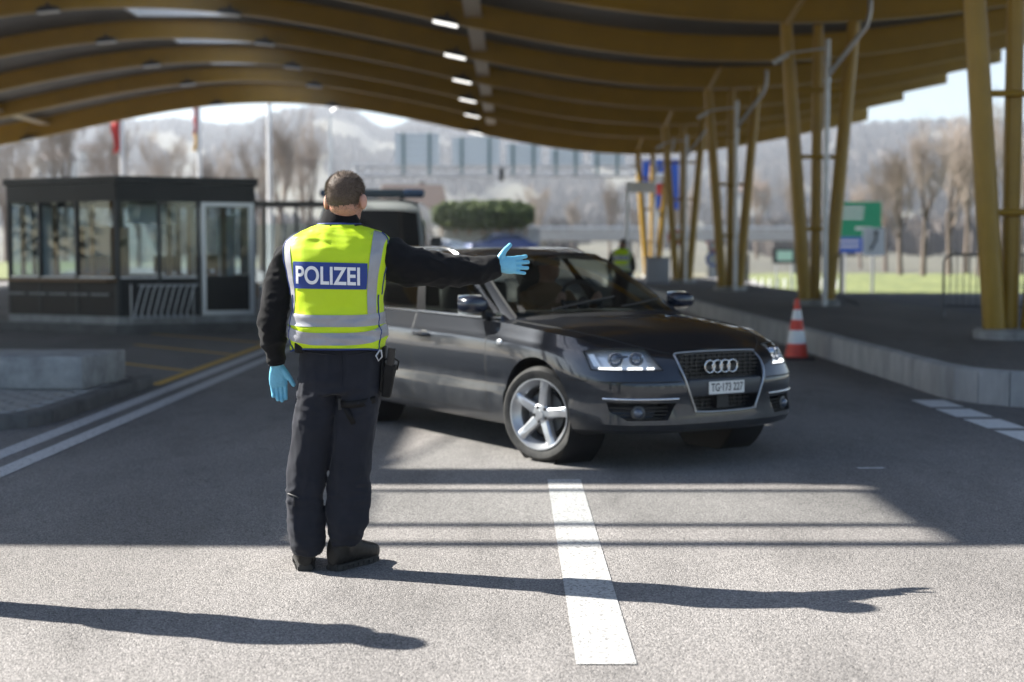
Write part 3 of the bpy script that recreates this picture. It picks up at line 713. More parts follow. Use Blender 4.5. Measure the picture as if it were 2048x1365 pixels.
# headlights
for mir in (1, -1):
    par = None; ax_ = Vector((axis.x, axis.y*mir, 0))
    s = MB(); s.grid(lambda a, b: hl_surf(round(a*NU), round(b*NV), .0015, mir), NU, NV); hl = s.build('headlight', M['lens'], CAR, 60)
    s = MB(); s.grid(lambda a, b: hl_surf(round(a*NU), round(b*NV), 0, mir)-ax_*.066, NU, NV); s.build('reflector', M['refl'], hl, 60)
    s = MB(); s.path([hl_surf(i, j, .001, mir) for i, j in bord]+[hl_surf(0, 0, .001, mir)], .005, 6, cap=False); s.build('headlight_seal', M['black'], hl, 60)
    for u, v, r in ((.46,.42,.043),(.74,.42,.040)):
        p = hl_surf(round(u*NU), round(v*NV), 0, mir); q = p-ax_*.045
        s = MB(); s.lathe([(r*1.15,-.02),(r*1.2,.02),(r*1.05,.026),(r*.95,.018)], q, ax_, 28, cap=False); s.build('bezel', M['chrome'], hl, 60)
        s = MB(); s.ell(q+ax_*.0, (r*.92,r*.92,r*.92), 20, 12); s.build('projector', mat('projector', (.10,.12,.16), .08, .3, coat=1) if 'projector' not in M else M['projector'], hl, 60)
        M.setdefault('projector', bpy.data.materials['projector'])
    s = MB(); s.grid(lambda a, b: hl_surf(round(a*2)+1, round(b*4)+1, 0, mir)-ax_*.03, 2, 4); s.build('indicator_lens', M['refl'], hl, 60)
    for k in range(6):
        i = round((.14+.135*k)*NU); p = hl_surf(i, NV, 0, mir)*.80+hl_surf(i, 4, 0, mir)*.20; p = p-ax_*.016
        t = (hl_surf(min(i+1,NU), NV, 0, mir)-hl_surf(i-1, NV, 0, mir)).normalized()
        s = MB(); s.box(p, (.046,.014,.016), Matrix((t, Vector((-t.y,t.x,0)).normalized(), Vector((0,0,1)))).transposed()); s.build('daytime_light', M['led'], hl, 30)
# chrome strips, fog lamps, intake slats, bumper seam
for mir in (-1, 1):
    s = MB(); s.path([(in_front(y*mir, .482)+.004, y*mir, .482) for y in np.linspace(.385, .80, 16)], .0085, 8); s.build('bumper_trim', M['chrome'], CAR, 50)
    s = MB()
    for z in (.355,.378,.401,.424): s.path([(in_front(y*mir, z)-.045, y*mir, z) for y in np.linspace(.43, .76, 10)], .006, 6)
    s.build('intake_slat', M['black'], CAR, 50)
    fx = in_front(.615*mir, .392); s = MB(); s.lathe([(.045,0),(.047,.028),(.036,.034)], (fx-.06, .615*mir, .392), (.9,.35*mir,0), 22); fg = s.build('fog_lamp', M['brake'], CAR, 40)
    s = MB(); s.ell(Vector((fx-.06,.615*mir,.392))+Vector((.9,.35*mir,0)).normalized()*.026, (.034,.034,.034), 16, 10); s.build('fog_lens', M['projector'], fg, 60)
    s = MB(); s.path([(in_front(y*mir, .592)+.0005, y*mir, .592) for y in np.linspace(.37, .80, 16)]+[(x, side_y(x, .594, mir)+.0005*mir, .594) for x in (.50,.42,.36)], .0042, 5); s.build('bumper_seam', M['black'], CAR, 50)
    # hood seam from grille corner to windshield
    pts = []
    for x, y in ((.80,.345),(.70,.47),(.60,.56),(.45,.64),(.2,.715),(-.1,.755),(-.3,.77),(-.44,.772)):
        h = bvh0.ray_cast(Vector((x, y*mir, 2)), Vector((0,0,-1)))
        if h[0]: pts.append(h[0]+Vector((0,0,.0005)))
    s = MB(); s.path([Vector(p) for p in spline([tuple(p) for p in pts], 4)], .0055, 5); s.build('hood_seam', M['black'], CAR, 50)
    # washer cap
    s = MB(); 
# wipers and cowl
s = MB(); s.grid(lambda a, b: gp(2.62*abs(2*a-1), -.04+.045*b, -1 if a < .5 else 1, .004)+Vector((.02*(1-b),0,-.004)), 30, 2); s.build('cowl', M['black'], CAR, 60)
for y0, y1 in ((-.55,.05),(.02,.60)):
    s = MB(); s.path([gp(abs(y)/.56*1.9, .05+.02*k, 1 if y > 0 else -1, .014) for k, y in enumerate(np.linspace(y0, y1, 8))], .007, 6); s.build('wiper', M['black'], CAR, 50)
# ---- wheels
def wheel_mesh(s_):
    out = {}
    w = .106; r = .328
    t = MB(); t.lathe([(.240,-w+.01),(.252,-w),(.30,-w-.004),(.318,-w+.012),(r,-w+.035),(r+.001,-.03),(r-.006,-.028),(r-.006,-.022),(r+.001,-.02),(r+.001,.02),(r-.006,.022),(r-.006,.028),(r+.001,.03),(r,w-.035),(.318,w-.012),(.30,w+.004),(.252,w),(.240,w-.01)], (0,0,0), (0,s_,0), 64, cap=False); out['tyre'] = t
    rim = MB(); rim.lathe([(.215,-w),(.20,-.05),(.205,.05),(.228,.085),(.245,w-.004),(.245,w+.004),(.237,w+.004),(.222,.085),(.196,.05)], (0,0,0), (0,s_,0), 64, cap=False); out['rim'] = rim
    d = MB(); d.lathe([(.15,.0),(.15,.02),(.07,.025)], (0,0,0), (0,s_,0), 40); out['brake_disc'] = d
    k = MB(); k.lathe([(.215,-.06),(.02,-.055)], (0,0,0), (0,s_,0), 32, cap=False); out['backing'] = k
    h = MB(); h.lathe([(.075,.03),(.072,.078),(.06,.088),(.03,.090),(.028,.096)], (0,0,0), (0,s_,0), 30); out['hub'] = h
    return out
def spoke(a, s_):
    s = MB(); rs = []
    for r, wd, z0, z1 in ((.045,.036,.03,.084),(.10,.034,.035,.092),(.16,.031,.045,.100),(.210,.035,.06,.102),(.234,.046,.075,.102)):
        prof = [(-wd,z0),(wd,z0),(wd,z1-.012),(wd*.62,z1),(-wd*.62,z1),(-wd,z1-.012)]
        rs.append([Vector((r*math.cos(a)-u*math.sin(a), v*s_, r*math.sin(a)+u*math.cos(a))) for u, v in prof])
    s.rings(rs); return s
for ax, steer in ((0, R(19)), (-2.843, 0)):
    for s_ in (-1, 1):
        parts = wheel_mesh(s_)
        w = parts['rim'].build('wheel', M['alloy'], CAR, 35); w.location = (ax, s_*.795, .328); w.rotation_euler = (0, 0, steer)
        parts['tyre'].build('tyre', M['rubber'], w, 40); parts['brake_disc'].build('brake_disc', M['brake'], w, 40); parts['backing'].build('backing', M['black'], w, 40); parts['hub'].build('hub', M['alloy'], w, 35)
        for k in range(5): spoke(R(72*k+8), s_).build('spoke', M['alloy'], w, 40)
        b_ = MB()
        for k in range(5):
            a = R(72*k+44); b_.lathe([(.013,.07),(.013,.0905)], (.052*math.cos(a), 0, .052*math.sin(a)), (0,s_,0), 10)
        b_.build('bolt_recess', M['black'], w, 40)
# ---- interior and driver
s = MB(); s.box((-.88,0,.915), (.62,1.42,.14), Matrix.Rotation(R(-5),3,'Y')); s.box((-2.4,0,.55),(2.3,1.5,.3)); 
o = s.build('dashboard', M['interior'], CAR, 30); bevel_obj(o, .03, 2)
s = MB(); s.box((-2.0,0,.972), (2.75,1.30,.012)); s.build('cabin_floor', M['interior'], CAR, 30)
for y in (-.37, .37):
    s = MB(); s.path([(-1.98,y,.80),(-2.02,y,1.0),(-2.07,y,1.13),(-2.10,y,1.19)], [.20,.21,.19,.12], 14, flat=.38, ref=Vector((0,1,0))); so_ = s.build('seat', M['seat'], CAR, 50); so_.location = (.13,0,0)
    s = MB(); s.ell((-2.11,y,1.27), (.05,.13,.085), 16, 10); s.path([(-2.1,y-.05,1.15),(-2.11,y-.05,1.25)], .008, 6); s.path([(-2.1,y+.05,1.15),(-2.11,y+.05,1.25)], .008, 6); s.build('headrest', M['seat'], so_, 50)
s = MB(); s.path([(-2.85,-.5,.85),(-2.88,-.5,1.14)], .14, 10, flat=.5); s.box((-2.86,0,1.02),(.16,1.25,.30)); o = s.build('rear_seat', M['seat'], CAR, 30); bevel_obj(o, .04, 2)
sw = MB(); tilt = Matrix.Rotation(R(-25),3,'Y'); c0 = Vector((-1.26,.37,1.03))
sw.path([c0+tilt @ Vector((0,.185*math.cos(t),.185*math.sin(t))) for t in [2*math.pi*k/32 for k in range(33)]], .016, 8, cap=False)
sw.path([c0+tilt @ Vector((0,-.18,0)), c0+tilt @ Vector((.02,0,-.01)), c0+tilt @ Vector((0,.18,0))], .018, 6); sw.path([c0, c0+tilt @ Vector((0,0,-.18))], .018, 6); sw.ell(c0+Vector((.02,0,-.01)), (.03,.06,.06)); sw.build('steering_wheel', M['interior'], CAR, 50)
s = MB(); s.box((-1.22,0,1.36), (.03,.24,.06)); o = s.build('rear_view_mirror', M['black'], CAR, 30)
drv = empty('person'); drv.matrix_world = CARM @ Matrix.Translation((.13,0,0)); tag(drv, 'driver in a tan jacket sitting behind the windshield of the dark estate car', 'person')
s = MB(); s.rings([[Vector((-1.93+x_, .37+w_*math.cos(t), z_))+Vector((d_*math.sin(t),0,0)) for t in [2*math.pi*k/20 for k in range(20)]] for x_, z_, w_, d_ in ((0,.62,.17,.12),(0,.82,.18,.12),(0,1.0,.20,.12),(.01,1.10,.205,.11),(.02,1.15,.15,.08),(.03,1.18,.07,.06),(.04,1.25,.06,.06))])
s.ell((-1.88,.37,1.315), (.098,.077,.115)); s.ell((-1.80,.37,1.28),(.045,.055,.07)); s.ell((-1.775,.37,1.30),(.022,.014,.02))
for q in (-1,1):
    s.ell((-1.885,.37+q*.08,1.305),(.02,.01,.032))
    s.path([(-1.92,.37+q*.19,1.08),(-1.80,.37+q*.25,.93),(-1.72,.37+q*.25,.90),(-1.55,.37+q*.20,.98),(-1.45,.37+q*.175,1.05)], [.065,.055,.052,.042,.034], 12)
    s.ell((-1.42,.37+q*.175,1.075), (.04,.035,.045))
dm = remesh(s, .012, 3)
dm.materials.clear()
skin_d = mat('driver_skin', (.42,.22,.15), .55); jack_d = mat('driver_jacket', (.22,.12,.06), .8)
b_o = from_mesh('driver_body', dm, skin_d, drv)
dm.materials.append(jack_d); dm.materials.append(mat('driver_hair', (.03,.02,.015), .7))
for p in dm.polygons:
    c = p.center
    if c.z < 1.185 and not (c.x > -1.46 and c.z > 1.03): p.material_index = 1
    elif c.z > 1.33 and c.x < -1.83 or c.x < -1.93 and c.z > 1.26: p.material_index = 2
# ================================================================== BOOTH
booth = empty('control_booth', (-7.0, 26.5, 0)); tag(booth, 'dark glazed control booth with flat roof and aluminium framed door', 'booth')
A = Vector((-9.42,26.6,0)); B = Vector((-7.02,25.3,0)); C = Vector((-4.74,26.35,0)); Db = Vector((-5.5,29.4,0)); Eb = Vector((-9.42,29.4,0))
def bl(s): s.v = [v-Vector((-7.0,26.5,0)) for v in s.v]; return s
BH = 2.80; PL = .16
def wallbox(a, b, t0, t1, z0, z1, th, off=0.0):
    d = (b-a).normalized(); n = Vector((d.y, -d.x, 0)); p = a+(b-a)*t0; q = a+(b-a)*t1; s = MB()
    V = [p+n*off, q+n*off, q+n*(off-th), p+n*(off-th)]
    s.add([v+Vector((0,0,z)) for z in (z0, z1) for v in V], [(3,2,1,0),(4,5,6,7),(0,1,5,4),(1,2,6,5),(2,3,7,6),(3,0,4,7)]); return bl(s)
poly = [A, B, C, Db, Eb]; cen = sum(poly, Vector())/5
def grow(k): return [((p-cen)*k+cen).xy for p in poly]
s = MB(); s.prism([tuple(p) for p in grow(1.025)], (0,0,.12), org=(0,0,BH-.12), ay=(0,1,0)); bl(s).build('roof', M['booth_dark'], booth, 30)
s = MB(); s.prism([tuple(p) for p in grow(1.0)], (0,0,.14), org=(0,0,PL-.002), ay=(0,1,0)); bl(s).build('floor', M['concrete'], booth, 30)
s = MB(); s.prism([tuple(p) for p in grow(1.10)], (0,0,PL+.04), org=(0,0,-.04), ay=(0,1,0)); bl(s).build('plinth', M['kerb_dark'], booth, 30)
FZ = 2.36; SZ = .98
for a, b in ((A,B),(B,C),(C,Db),(Db,Eb),(Eb,A)):
    wallbox(a, b, .003, .997, FZ, BH-.125, .06).build('fascia', M['booth_dark'], booth, 30)
def glazed(a, b, cuts, back=False):
    for t in cuts: wallbox(a, b, t-.012, t+.012, PL+.14, FZ, .07).build('mullion', M['dark_metal'], booth, 30)
    for t0, t1 in zip(cuts[:-1], cuts[1:]):
        wallbox(a, b, t0+.013, t1-.013, PL+.14, SZ, .05, -.01).build('lower_panel', M['booth_dark'], booth, 30)
        wallbox(a, b, t0+.013, t1-.013, SZ+.03, FZ-.002, .012, -.03).build('window', M['glass'], booth, 30)
        wallbox(a, b, t0+.013, t1-.013, SZ+.002, SZ+.028, .07).build('sill', M['alu'], booth, 30)
glazed(A, B, [.012,.30,.64,.988]); glazed(B, C, [.012,.30,.58]); glazed(C, Db, [.012,.5,.988]); glazed(Db, Eb, [.012,.35,.65,.988]); glazed(Eb, A, [.012,.5,.988])
# inner timber window frames
for a, b, ts in ((A,B,(.10,.40,.74)),(B,C,(.38,.52))):
    for t in ts: wallbox(a, b, t-.014, t+.014, SZ+.04, FZ-.06, .05, -.10).build('inner_frame', M['wood'], booth, 30)
# door
for t0, t1, z0, z1 in ((.60,.632,PL+.14,FZ-.003),(.952,.988,PL+.14,FZ-.003),(.633,.951,FZ-.08,FZ-.003),(.633,.951,PL+.14,PL+.22)):
    wallbox(B, C, t0, t1, z0, z1, .08, .02).build('door_frame', M['alu'], booth, 30)
dr = wallbox(B, C, .634, .950, SZ+.04, FZ-.082, .012, -.015).build('door', M['glass'], booth, 30)
wallbox(B, C, .634, .950, PL+.222, SZ+.038, .04, -.005).build('door_panel', M['booth_dark'], dr, 30)
wallbox(B, C, .66, .69, 1.08, 1.14, .05, .055).build('handle', M['alu'], dr, 30)
wallbox(B, C, .77, .81, SZ+.04, FZ-.09, .06, -.25).build('inner_frame', M['wood'], booth, 30)
# counter shelf and ledge along the left front
wallbox(A, B, -.02, 1.0, SZ-.06, SZ-.02, .30, .29).build('counter', M['wood'], booth, 30)
for k in range(5): wallbox(A, B, .02+.19*k, .18+.19*k, .67, .71, .03, .05).build('ledge', M['concrete'], booth, 30)
# interior: desk, cabinet, ceiling lamp, blind
s = MB(); s.box((-7.2,27.2,.95), (3.4,.7,.05)); s.box((-8.2,28.6,1.1), (.9,.5,1.7)); s.box((-6.1,28.8,.85), (.8,.4,1.1)); bl(s).build('desk', M['wood'], booth, 30)
for x, y in ((-7.9,27.1),(-6.6,27.2)):
    s = MB(); s.box((x,y,1.22), (.48,.05,.32)); s.box((x,y+.03,1.02), (.08,.06,.12)); s.box((x,y+.02,.98),(.22,.16,.012)); bl(s).build('monitor', M['dark_metal'], booth, 30)
for px_, y_, z_, w_, h_ in ((-8.9,27.3,1.5,.25,1.6),(-8.1,27.9,1.5,.5,.9),(-6.2,27.6,1.6,.12,1.5),(-5.6,27.9,1.5,.3,1.3)): s = MB(); s.box((px_,y_,z_),(w_,.04,h_)); bl(s).build('inner_panel', M['white'], booth, 30)
s = MB(); s.box((-6.6,26.2,2.15), (.9,.02,.34), Matrix.Rotation(R(25),3,'Z')); bl(s).build('blind', M['white'], booth, 30)
# rack of slanted bars leaning on the booth
rk = empty('trolley_rack', (-6.3,25.35,PL)); tag(rk, 'metal rack of slanted bars below the booth window beside the door', 'rack')
dd = (C-B).normalized()
for k in range(9):
    b = dd*(-.42+.115*k); s = MB(); s.path([b+Vector((0,-.02,.18)), b+dd*.12+Vector((0,-.04,.62)), b+dd*.16+Vector((0,-.02,.70))], .012, 6); s.build('bar', M['alu'], rk, 50)
    s = MB(); s.lathe([(.035,0),(.035,.03)], b+Vector((0,-.03,.15)), (1,0,0), 12); s.build('end_cap', M['alu'], rk, 50)
s = MB(); s.path([dd*-.5+Vector((0,-.02,.12)), dd*.65+Vector((0,-.02,.12))], .016, 6); s.path([dd*-.35+Vector((0,0,.70)), dd*.72+Vector((0,0,.70))], .014, 6)
for t in (-.48,.62): s.path([dd*t+Vector((0,0,.0)), dd*t+Vector((0,0,.72))], .014, 6)
s.build('frame', M['galv'], rk, 50)
# ================================================================== POLICE VAN
van = empty('police_van', (-2.47,23.6,0)); van.scale = (1.03,1,1.075); tag(van, 'silver police van with blue light bar on the roof, facing the road', 'van')
vp = mat('van_paint', (.52,.55,.55), .3, .4, coat=.8)
prof = [(0,.35,.90),(-.03,.62,.97),(.06,.92,.98),(.30,1.10,.97),(.62,1.18,.965),(1.05,1.72,.90),(1.28,2.05,.84),(1.42,2.16,.80),(1.75,2.22,.78),(3.0,2.24,.78),(4.9,2.20,.77),(5.15,2.05,.80),(5.25,1.2,.95),(5.25,.40,.95)]
s = MB(); rs = []
up = [Vector((0, y, z)) for y, z, w in prof]
L_ = [Vector((-w, y, z)) for y, z, w in prof]; R2 = [Vector((w, y, z)) for y, z, w in prof]
rows = []
for k, (y, z, w) in enumerate(prof): rows.append([Vector((w*u, y+(.10*abs(u)**3 if k < 8 else 0), z-(.05*abs(u)**4 if 4 <= k <= 11 else 0))) for u in np.linspace(-1, 1, 13)])
s.add([v for r in rows for v in r], [(i*13+j, i*13+j+1, (i+1)*13+j+1, (i+1)*13+j) for i in range(len(rows)-1) for j in range(12)])
vb = s.build('body', vp, van, 50)
for sd in (0, 12):
    q = MB(); pts = [r[sd] for r in rows]; lo = [Vector((p.x*1.0, p.y, .35)) for p in pts]
    mid = [Vector((math.copysign(.985, p.x), p.y, min(p.z, 1.15))) for p in pts]
    q.add(pts+mid+lo, [(i, i+1, len(pts)+i+1, len(pts)+i) for i in range(len(pts)-1)]+[(len(pts)+i, len(pts)+i+1, 2*len(pts)+i+1, 2*len(pts)+i) for i in range(len(pts)-1)]); q.build('side_panel', vp, van, 40)
def vs(u, f_, off=.012):
    y = .66+(1.26-.66)*f_; k = np.interp(y, [p[0] for p in prof[1:]], [p[1] for p in prof[1:]]); w = np.interp(y, [p[0] for p in prof[1:]], [p[2] for p in prof[1:]])
    return Vector((w*u*.93, y+.10*abs(u)**3*.9-off, k-.05*abs(u)**4+off))
q = MB(); q.grid(lambda a, b: vs(-1+2*a, b), 14, 8); q.build('windshield', mat('van_glass', (.012,.014,.016), .06, coat=1.0), van, 60)
for sd in (-1, 1):
    q = MB(); q.add([(sd*.99,1.0,1.22),(sd*.99,2.0,1.22),(sd*.875,2.0,1.86),(sd*.885,1.35,1.86)], [(0,1,2,3)]); o = q.build('side_window', bpy.data.materials['van_glass'], van, 0); o.modifiers.new('s','SOLIDIFY').thickness = .02
    q = MB(); q.box((sd*1.13,.78,1.42), (.20,.12,.34)); q.box((sd*1.02,.82,1.25),(.16,.05,.06)); o = q.build('mirror', M['black'], van, 30); bevel_obj(o, .03, 2)
    q = MB(); q.ell((sd*.72,.06,.93), (.19,.10,.11)); o = q.build('headlight', M['refl'], van, 60)
    for yy in (.85, 4.3):
        w = MB(); w.lathe([(.20,-.1),(.33,-.11),(.345,-.08),(.345,.08),(.33,.11),(.20,.10),(.19,.06),(.02,.05)], (sd*.86,yy,.345), (sd,0,0), 32); o = w.build('wheel', M['rubber'], van, 40)
        w = MB(); w.lathe([(.20,.10),(.20,.115),(.05,.09)], (sd*.86,yy,.345), (sd,0,0), 24); w.build('rim', M['alloy'], o, 40)
    q = MB(); q.box((sd*.992,2.9,.95), (.01,3.2,.35)); q.build('side_stripe', M['blue'], van, 30)
q = MB(); q.box((0,-.02,.92), (.95,.08,.22)); q.build('grille', M['black'], van, 30)
q = MB(); q.box((0,.02,.48), (1.86,.24,.32)); o = q.build('bumper', M['dark_metal'], van, 30); bevel_obj(o, .06, 3)
q = MB(); q.box((0,-.075,.62), (.52,.02,.11)); q.build('number_plate', M['white'], van, 30)
q = MB(); q.box((0,2.6,.33), (1.7,4.9,.16)); q.build('underbody', M['black'], van, 30)
q = MB(); q.box((0,1.75,2.31), (1.74,.34,.14)); lb = q.build('light_bar', mat('bar_body', (.03,.05,.07), .25), van, 30); bevel_obj(lb, .04, 3)
for sd in (-1, 1):
    q = MB(); q.box((sd*.72,1.74,2.315), (.36,.36,.12)); o = q.build('blue_beacon', mat('beacon', (.006,.04,.11), .2, coat=.5), lb, 30); bevel_obj(o, .04, 3)
    q = MB(); q.box((sd*.5,1.75,2.235), (.06,.2,.05)); q.build('foot', M['black'], lb, 30)
# ================================================================== CONE, BARRIERS, BOX
cn = empty('traffic_cone', (3.83,19.1,0)); tag(cn, 'red and white striped traffic cone standing beside the platform kerb', 'cone')
s = MB(); s.box((0,0,.02), (.40,.40,.035)); o = s.build('base', M['black'], cn, 30); bevel_obj(o, .01, 2)
hz = [(.0,.155),(.18,.126),(.36,.098),(.50,.075),(.635,.052),(.78,.026)]
for k in range(5):
    z0, r0 = hz[k]; z1, r1 = hz[k+1]; s = MB(); s.lathe([(r0,z0+.037),(r1,z1+.037)], (0,0,0), n=32, cap=(k == 4)); s.build('red_band' if k % 2 == 0 else 'white_band', M['orange_red'] if k % 2 == 0 else M['white'], cn, 60)
def barrier(name_lab, loc, rz, L=2.0):
    r = empty('crowd_barrier', loc, rz); tag(r, name_lab, 'barrier', 'crowd barriers on the platform'); h = 1.08
    s = MB(); c = .12; s.path([(-L/2,0,0.02),(-L/2,0,h-c),(-L/2+.035,0,h-.035),(-L/2+c,0,h),(L/2-c,0,h),(L/2-.035,0,h-.035),(L/2,0,h-c),(L/2,0,.02)], .021, 8); s.path([(-L/2,0,.22),(L/2,0,.22)], .018, 8); s.build('frame', M['barrier'], r, 50)
    n = int(L/.105)
    for k in range(1, n): s = MB(); x = -L/2+L*k/n; s.path([(x,0,.22),(x,0,h-.005)], .009, 6); s.build('bar', M['barrier'], r, 50)
    for x in (-L/2+.02, L/2-.02): s = MB(); s.path([(x,-.36,.01),(x,-.25,.05),(x,0,.10),(x,.25,.05),(x,.36,.01)], .017, 6); s.build('foot', M['barrier'], r, 50)
    return r
barrier('galvanised crowd barrier with a dark box, beside the nearest yellow columns', (8.15,23.6,KH), R(-20), 1.9)
bx = MB(); bx.box((8.12,23.5,.88), (.34,.10,.32)); bx.box((8.05,23.52,1.10), (.12,.08,.14)); o = bx.build('bag', M['black'], None, 30); bevel_obj(o, .02, 2); tag(o, 'dark bag hanging on the crowd barrier by the columns', 'bag')
barrier('galvanised crowd barrier standing end on, behind the second yellow columns', (7.15,30.9,KH), R(78), 1.9)
barrier('galvanised crowd barrier behind the third group of yellow columns', (7.0,43.2,KH), R(70), 1.9)
s = MB(); s.box((5.3,52,KH+.45), (.85,.7,.9)); s.box((5.3,52,KH+.94), (.92,.78,.08)); o = s.build('grit_bin', mat('bin', (.35,.36,.40), .5), None, 30); bevel_obj(o, .03, 2); tag(o, 'grey box bin on the platform near the fourth columns', 'bin')
# ================================================================== FLAGS, POLES, SHELTER
def pole(name, px, Y, h, r, lab, cat, m):
    b = P(px, 500, Y); s = MB(); s.path([(0,0,0),(0,0,h*.5),(0,0,h)], [r, r*.85, r*.6], 12); root = empty(name, (b.x, Y, gz(b.x, Y))); s.build('pole', m, root, 50); s = MB(); s.lathe([(r*1.8,0),(r*1.8,.08),(r*1.2,.12)], (0,0,0), n=16); s.build('foot', M['galv'], root, 40); tag(root, lab, cat); return root
def flag(root, z1, z0, bands, w=.34, side=-1):
    n = len(bands)
    for i, m in enumerate(bands):
        s = MB(); a0 = z1+(z0-z1)*i/n; a1 = z1+(z0-z1)*(i+1)/n
        s.grid(lambda u, v: Vector((side*(.08+w*u*(1+.25*math.sin(5*v+i))), .09*math.sin(9*u+2*v), a0+(a1-a0)*v-.12*u*u)), 12, 6); s.build('flag_cloth', m, root, 60).modifiers.new('s','SOLIDIFY').thickness = .01
f1 = pole('flagpole', 248, 74, 10.2, .15, 'white flagpole with a limp red flag behind the booth', 'flagpole', M['white_metal'])
flag(f1, 9.9, 6.7, [M['red'], M['red']], .42)
f2 = pole('flagpole', 401, 74, 10.6, .15, 'white flagpole with a limp black red and gold flag', 'flagpole', M['white_metal'])
flag(f2, 10.3, 6.8, [M['black'], M['red'], M['red'], M['gold']], .20)
pole('flagpole', 541, 74, 10.8, .16, 'bare white flagpole beside the police van', 'flagpole', M['white_metal'])
lp = pole('street_lamp', 662, 95, 11.0, .14, 'tall grey street lamp rising behind the officer', 'street lamp', M['galv']); s = MB(); s.path([(0,0,10.8),(.6,-.4,11.1),(1.2,-.8,11.1)], .06, 8); s.box((1.5,-1.0,11.1),(.8,.3,.12)); s.build('lamp_head', M['galv'], lp, 40)
sh = empty('shelter', (-7.3,46,0)); tag(sh, 'dark open shelter with flat roof between the booth and the police van', 'shelter')
s = MB(); s.box((0,0,3.0), (3.2,2.2,.14)); s.build('roof', M['dark_metal'], sh, 30)
for x in (-1.5,-.5,.5,1.5): s = MB(); s.box((x,-1.0,1.46), (.09,.09,2.92)); s.build('post', M['dark_metal'], sh, 30)
s = MB(); s.box((0,.95,1.3), (3.0,.04,2.2)); s.build('back_pane', M['glass'], sh, 30)
s = MB(); s.box((0,.3,.45), (2.4,.4,.06)); s.box((-1,.3,.22),(.06,.35,.42)); s.box((1,.3,.22),(.06,.35,.42)); s.build('bench', M['wood'], sh, 30)
# ================================================================== SIGNS ON THE RIGHT
def board(name, px0, px1, py0, py1, Y, m, lab, cat='sign', posts=2, th=.06):
    a = P(px0, py0, Y); b = P(px1, py1, Y); cx = (a.x+b.x)/2; g0 = gz(cx, Y); r = empty(name, (cx, Y, g0)); tag(r, lab, cat)
    s = MB(); s.box((0,0,(a.z+b.z)/2-g0), (b.x-a.x, th, a.z-b.z)); o = s.build('board', m, r, 30); w = b.x-a.x
    for k in range(posts): x = 0 if posts == 1 else (-.32+.64*k)*w; s = MB(); s.path([(x,.07,0),(x,.07,a.z-g0-.05)], .05, 8); s.build('post', M['galv'], r, 50)
    return r, a, b, g0
r, a, b, g0 = board('direction_sign', 1676, 1762, 404, 474, 70, M['green_sign'], 'large green motorway direction sign with a blue lower panel')
def mark(r, a, b, g0, u0, u1, v0, v1, m, name='print'):
    s = MB(); w = b.x-a.x; h = a.z-b.z; s.box(((u0+u1)/2*w-w/2, -.036, a.z-(v0+v1)/2*h-g0), ((u1-u0)*w, .008, (v1-v0)*h)); return s.build(name, m, r, 30)
for v in (.14,.28,.42): mark(r, a, b, g0, .10, .62-.1*v, v, v+.07, M['white'])
mark(r, a, b, g0, .40, .78, .72, .80, M['white'])
mark(r, a, b, g0, .0, .68, 1.01, 1.45, M['blue'], 'blue_panel')
for v in (1.10,1.25): mark(r, a, b, g0, .06, .5, v, v+.06, M['white']).location.y -= .01
r, a, b, g0 = board('arrow_sign', 1726, 1769, 456, 512, 64, M['white'], 'white sign with a black lane arrow in front of the green sign', 'sign', 1)
s = MB(); w = b.x-a.x; s.path([(-.15*w,-.05,a.z-g0-1.0),(-.02*w,-.05,a.z-g0-.75),(.10*w,-.05,a.z-g0-.55),(.10*w,-.05,a.z-g0-.2)], .05, 6); s.box((.10*w,-.05,a.z-g0-.2),(.18,.03,.14)); s.build('arrow', M['black'], r, 40)
r, a, b, g0 = board('customs_sign', 1285, 1357, 320, 420, 76, M['blue'], 'tall blue sign with white and red fields behind the far columns')
mark(r, a, b, g0, .18, .80, .26, .48, M['white']); mark(r, a, b, g0, .30, .55, .46, .70, M['red']); mark(r, a, b, g0, .0, .24, .44, 1.0, M['white']); mark(r, a, b, g0, .56, .80, .50, 1.0, M['white'])
r, a, b, g0 = board('gate_frame_sign', 1252, 1310, 364, 386, 62, M['white'], 'white height gate post and panel beside the far columns', 'sign', 0)
w = b.x-a.x; s = MB(); s.path([(-w/2+.06,0,0),(-w/2+.06,0,a.z-g0)], .085, 8); s.build('post', M['white_metal'], r, 50)
def disc_sign(px, py, Y, rad, m1, m2, lab, tri=False):
    c = P(px, py, Y); g0 = gz(c.x, Y); r = empty('road_sign', (c.x, Y, g0)); tag(r, lab, 'sign'); n = 3 if tri else 28
    s = MB(); s.path([(0,.04,0),(0,.04,c.z-g0+rad*.8)], .035, 8); s.build('post', M['galv'], r, 50)
    for k, (rr, m) in enumerate(((rad, m1), (rad*.68, m2))):
        s = MB(); pts = [Vector((rr*math.sin(2*math.pi*j/n+math.pi*(1 if tri else 0)), -.01-.012*k, c.z-g0+rr*math.cos(2*math.pi*j/n+math.pi*(1 if tri else 0)))) for j in range(n)]
        s.rings([pts, [p+Vector((0,.01,0)) for p in pts]]); s.build('sign_face', m, r, 30)
disc_sign(1350, 474, 58, .32, M['red'], M['white'], 'round red rimmed traffic sign among the far columns')
disc_sign(1425, 519, 60, .30, M['blue'], M['white'], 'round blue traffic sign on a post past the platform')
disc_sign(1425, 491, 63, .36, M['red'], M['white'], 'white give way triangle with red rim above the blue sign', True)
r, a, b, g0 = board('notice_board', 1545, 1592, 497, 528, 82, M['dark_metal'], 'dark framed notice board with a pale green panel beyond the lawn', 'sign', 2)
mark(r, a, b, g0, .18, .85, .15, .8, mat('pale_green', (.45,.68,.58), .6))
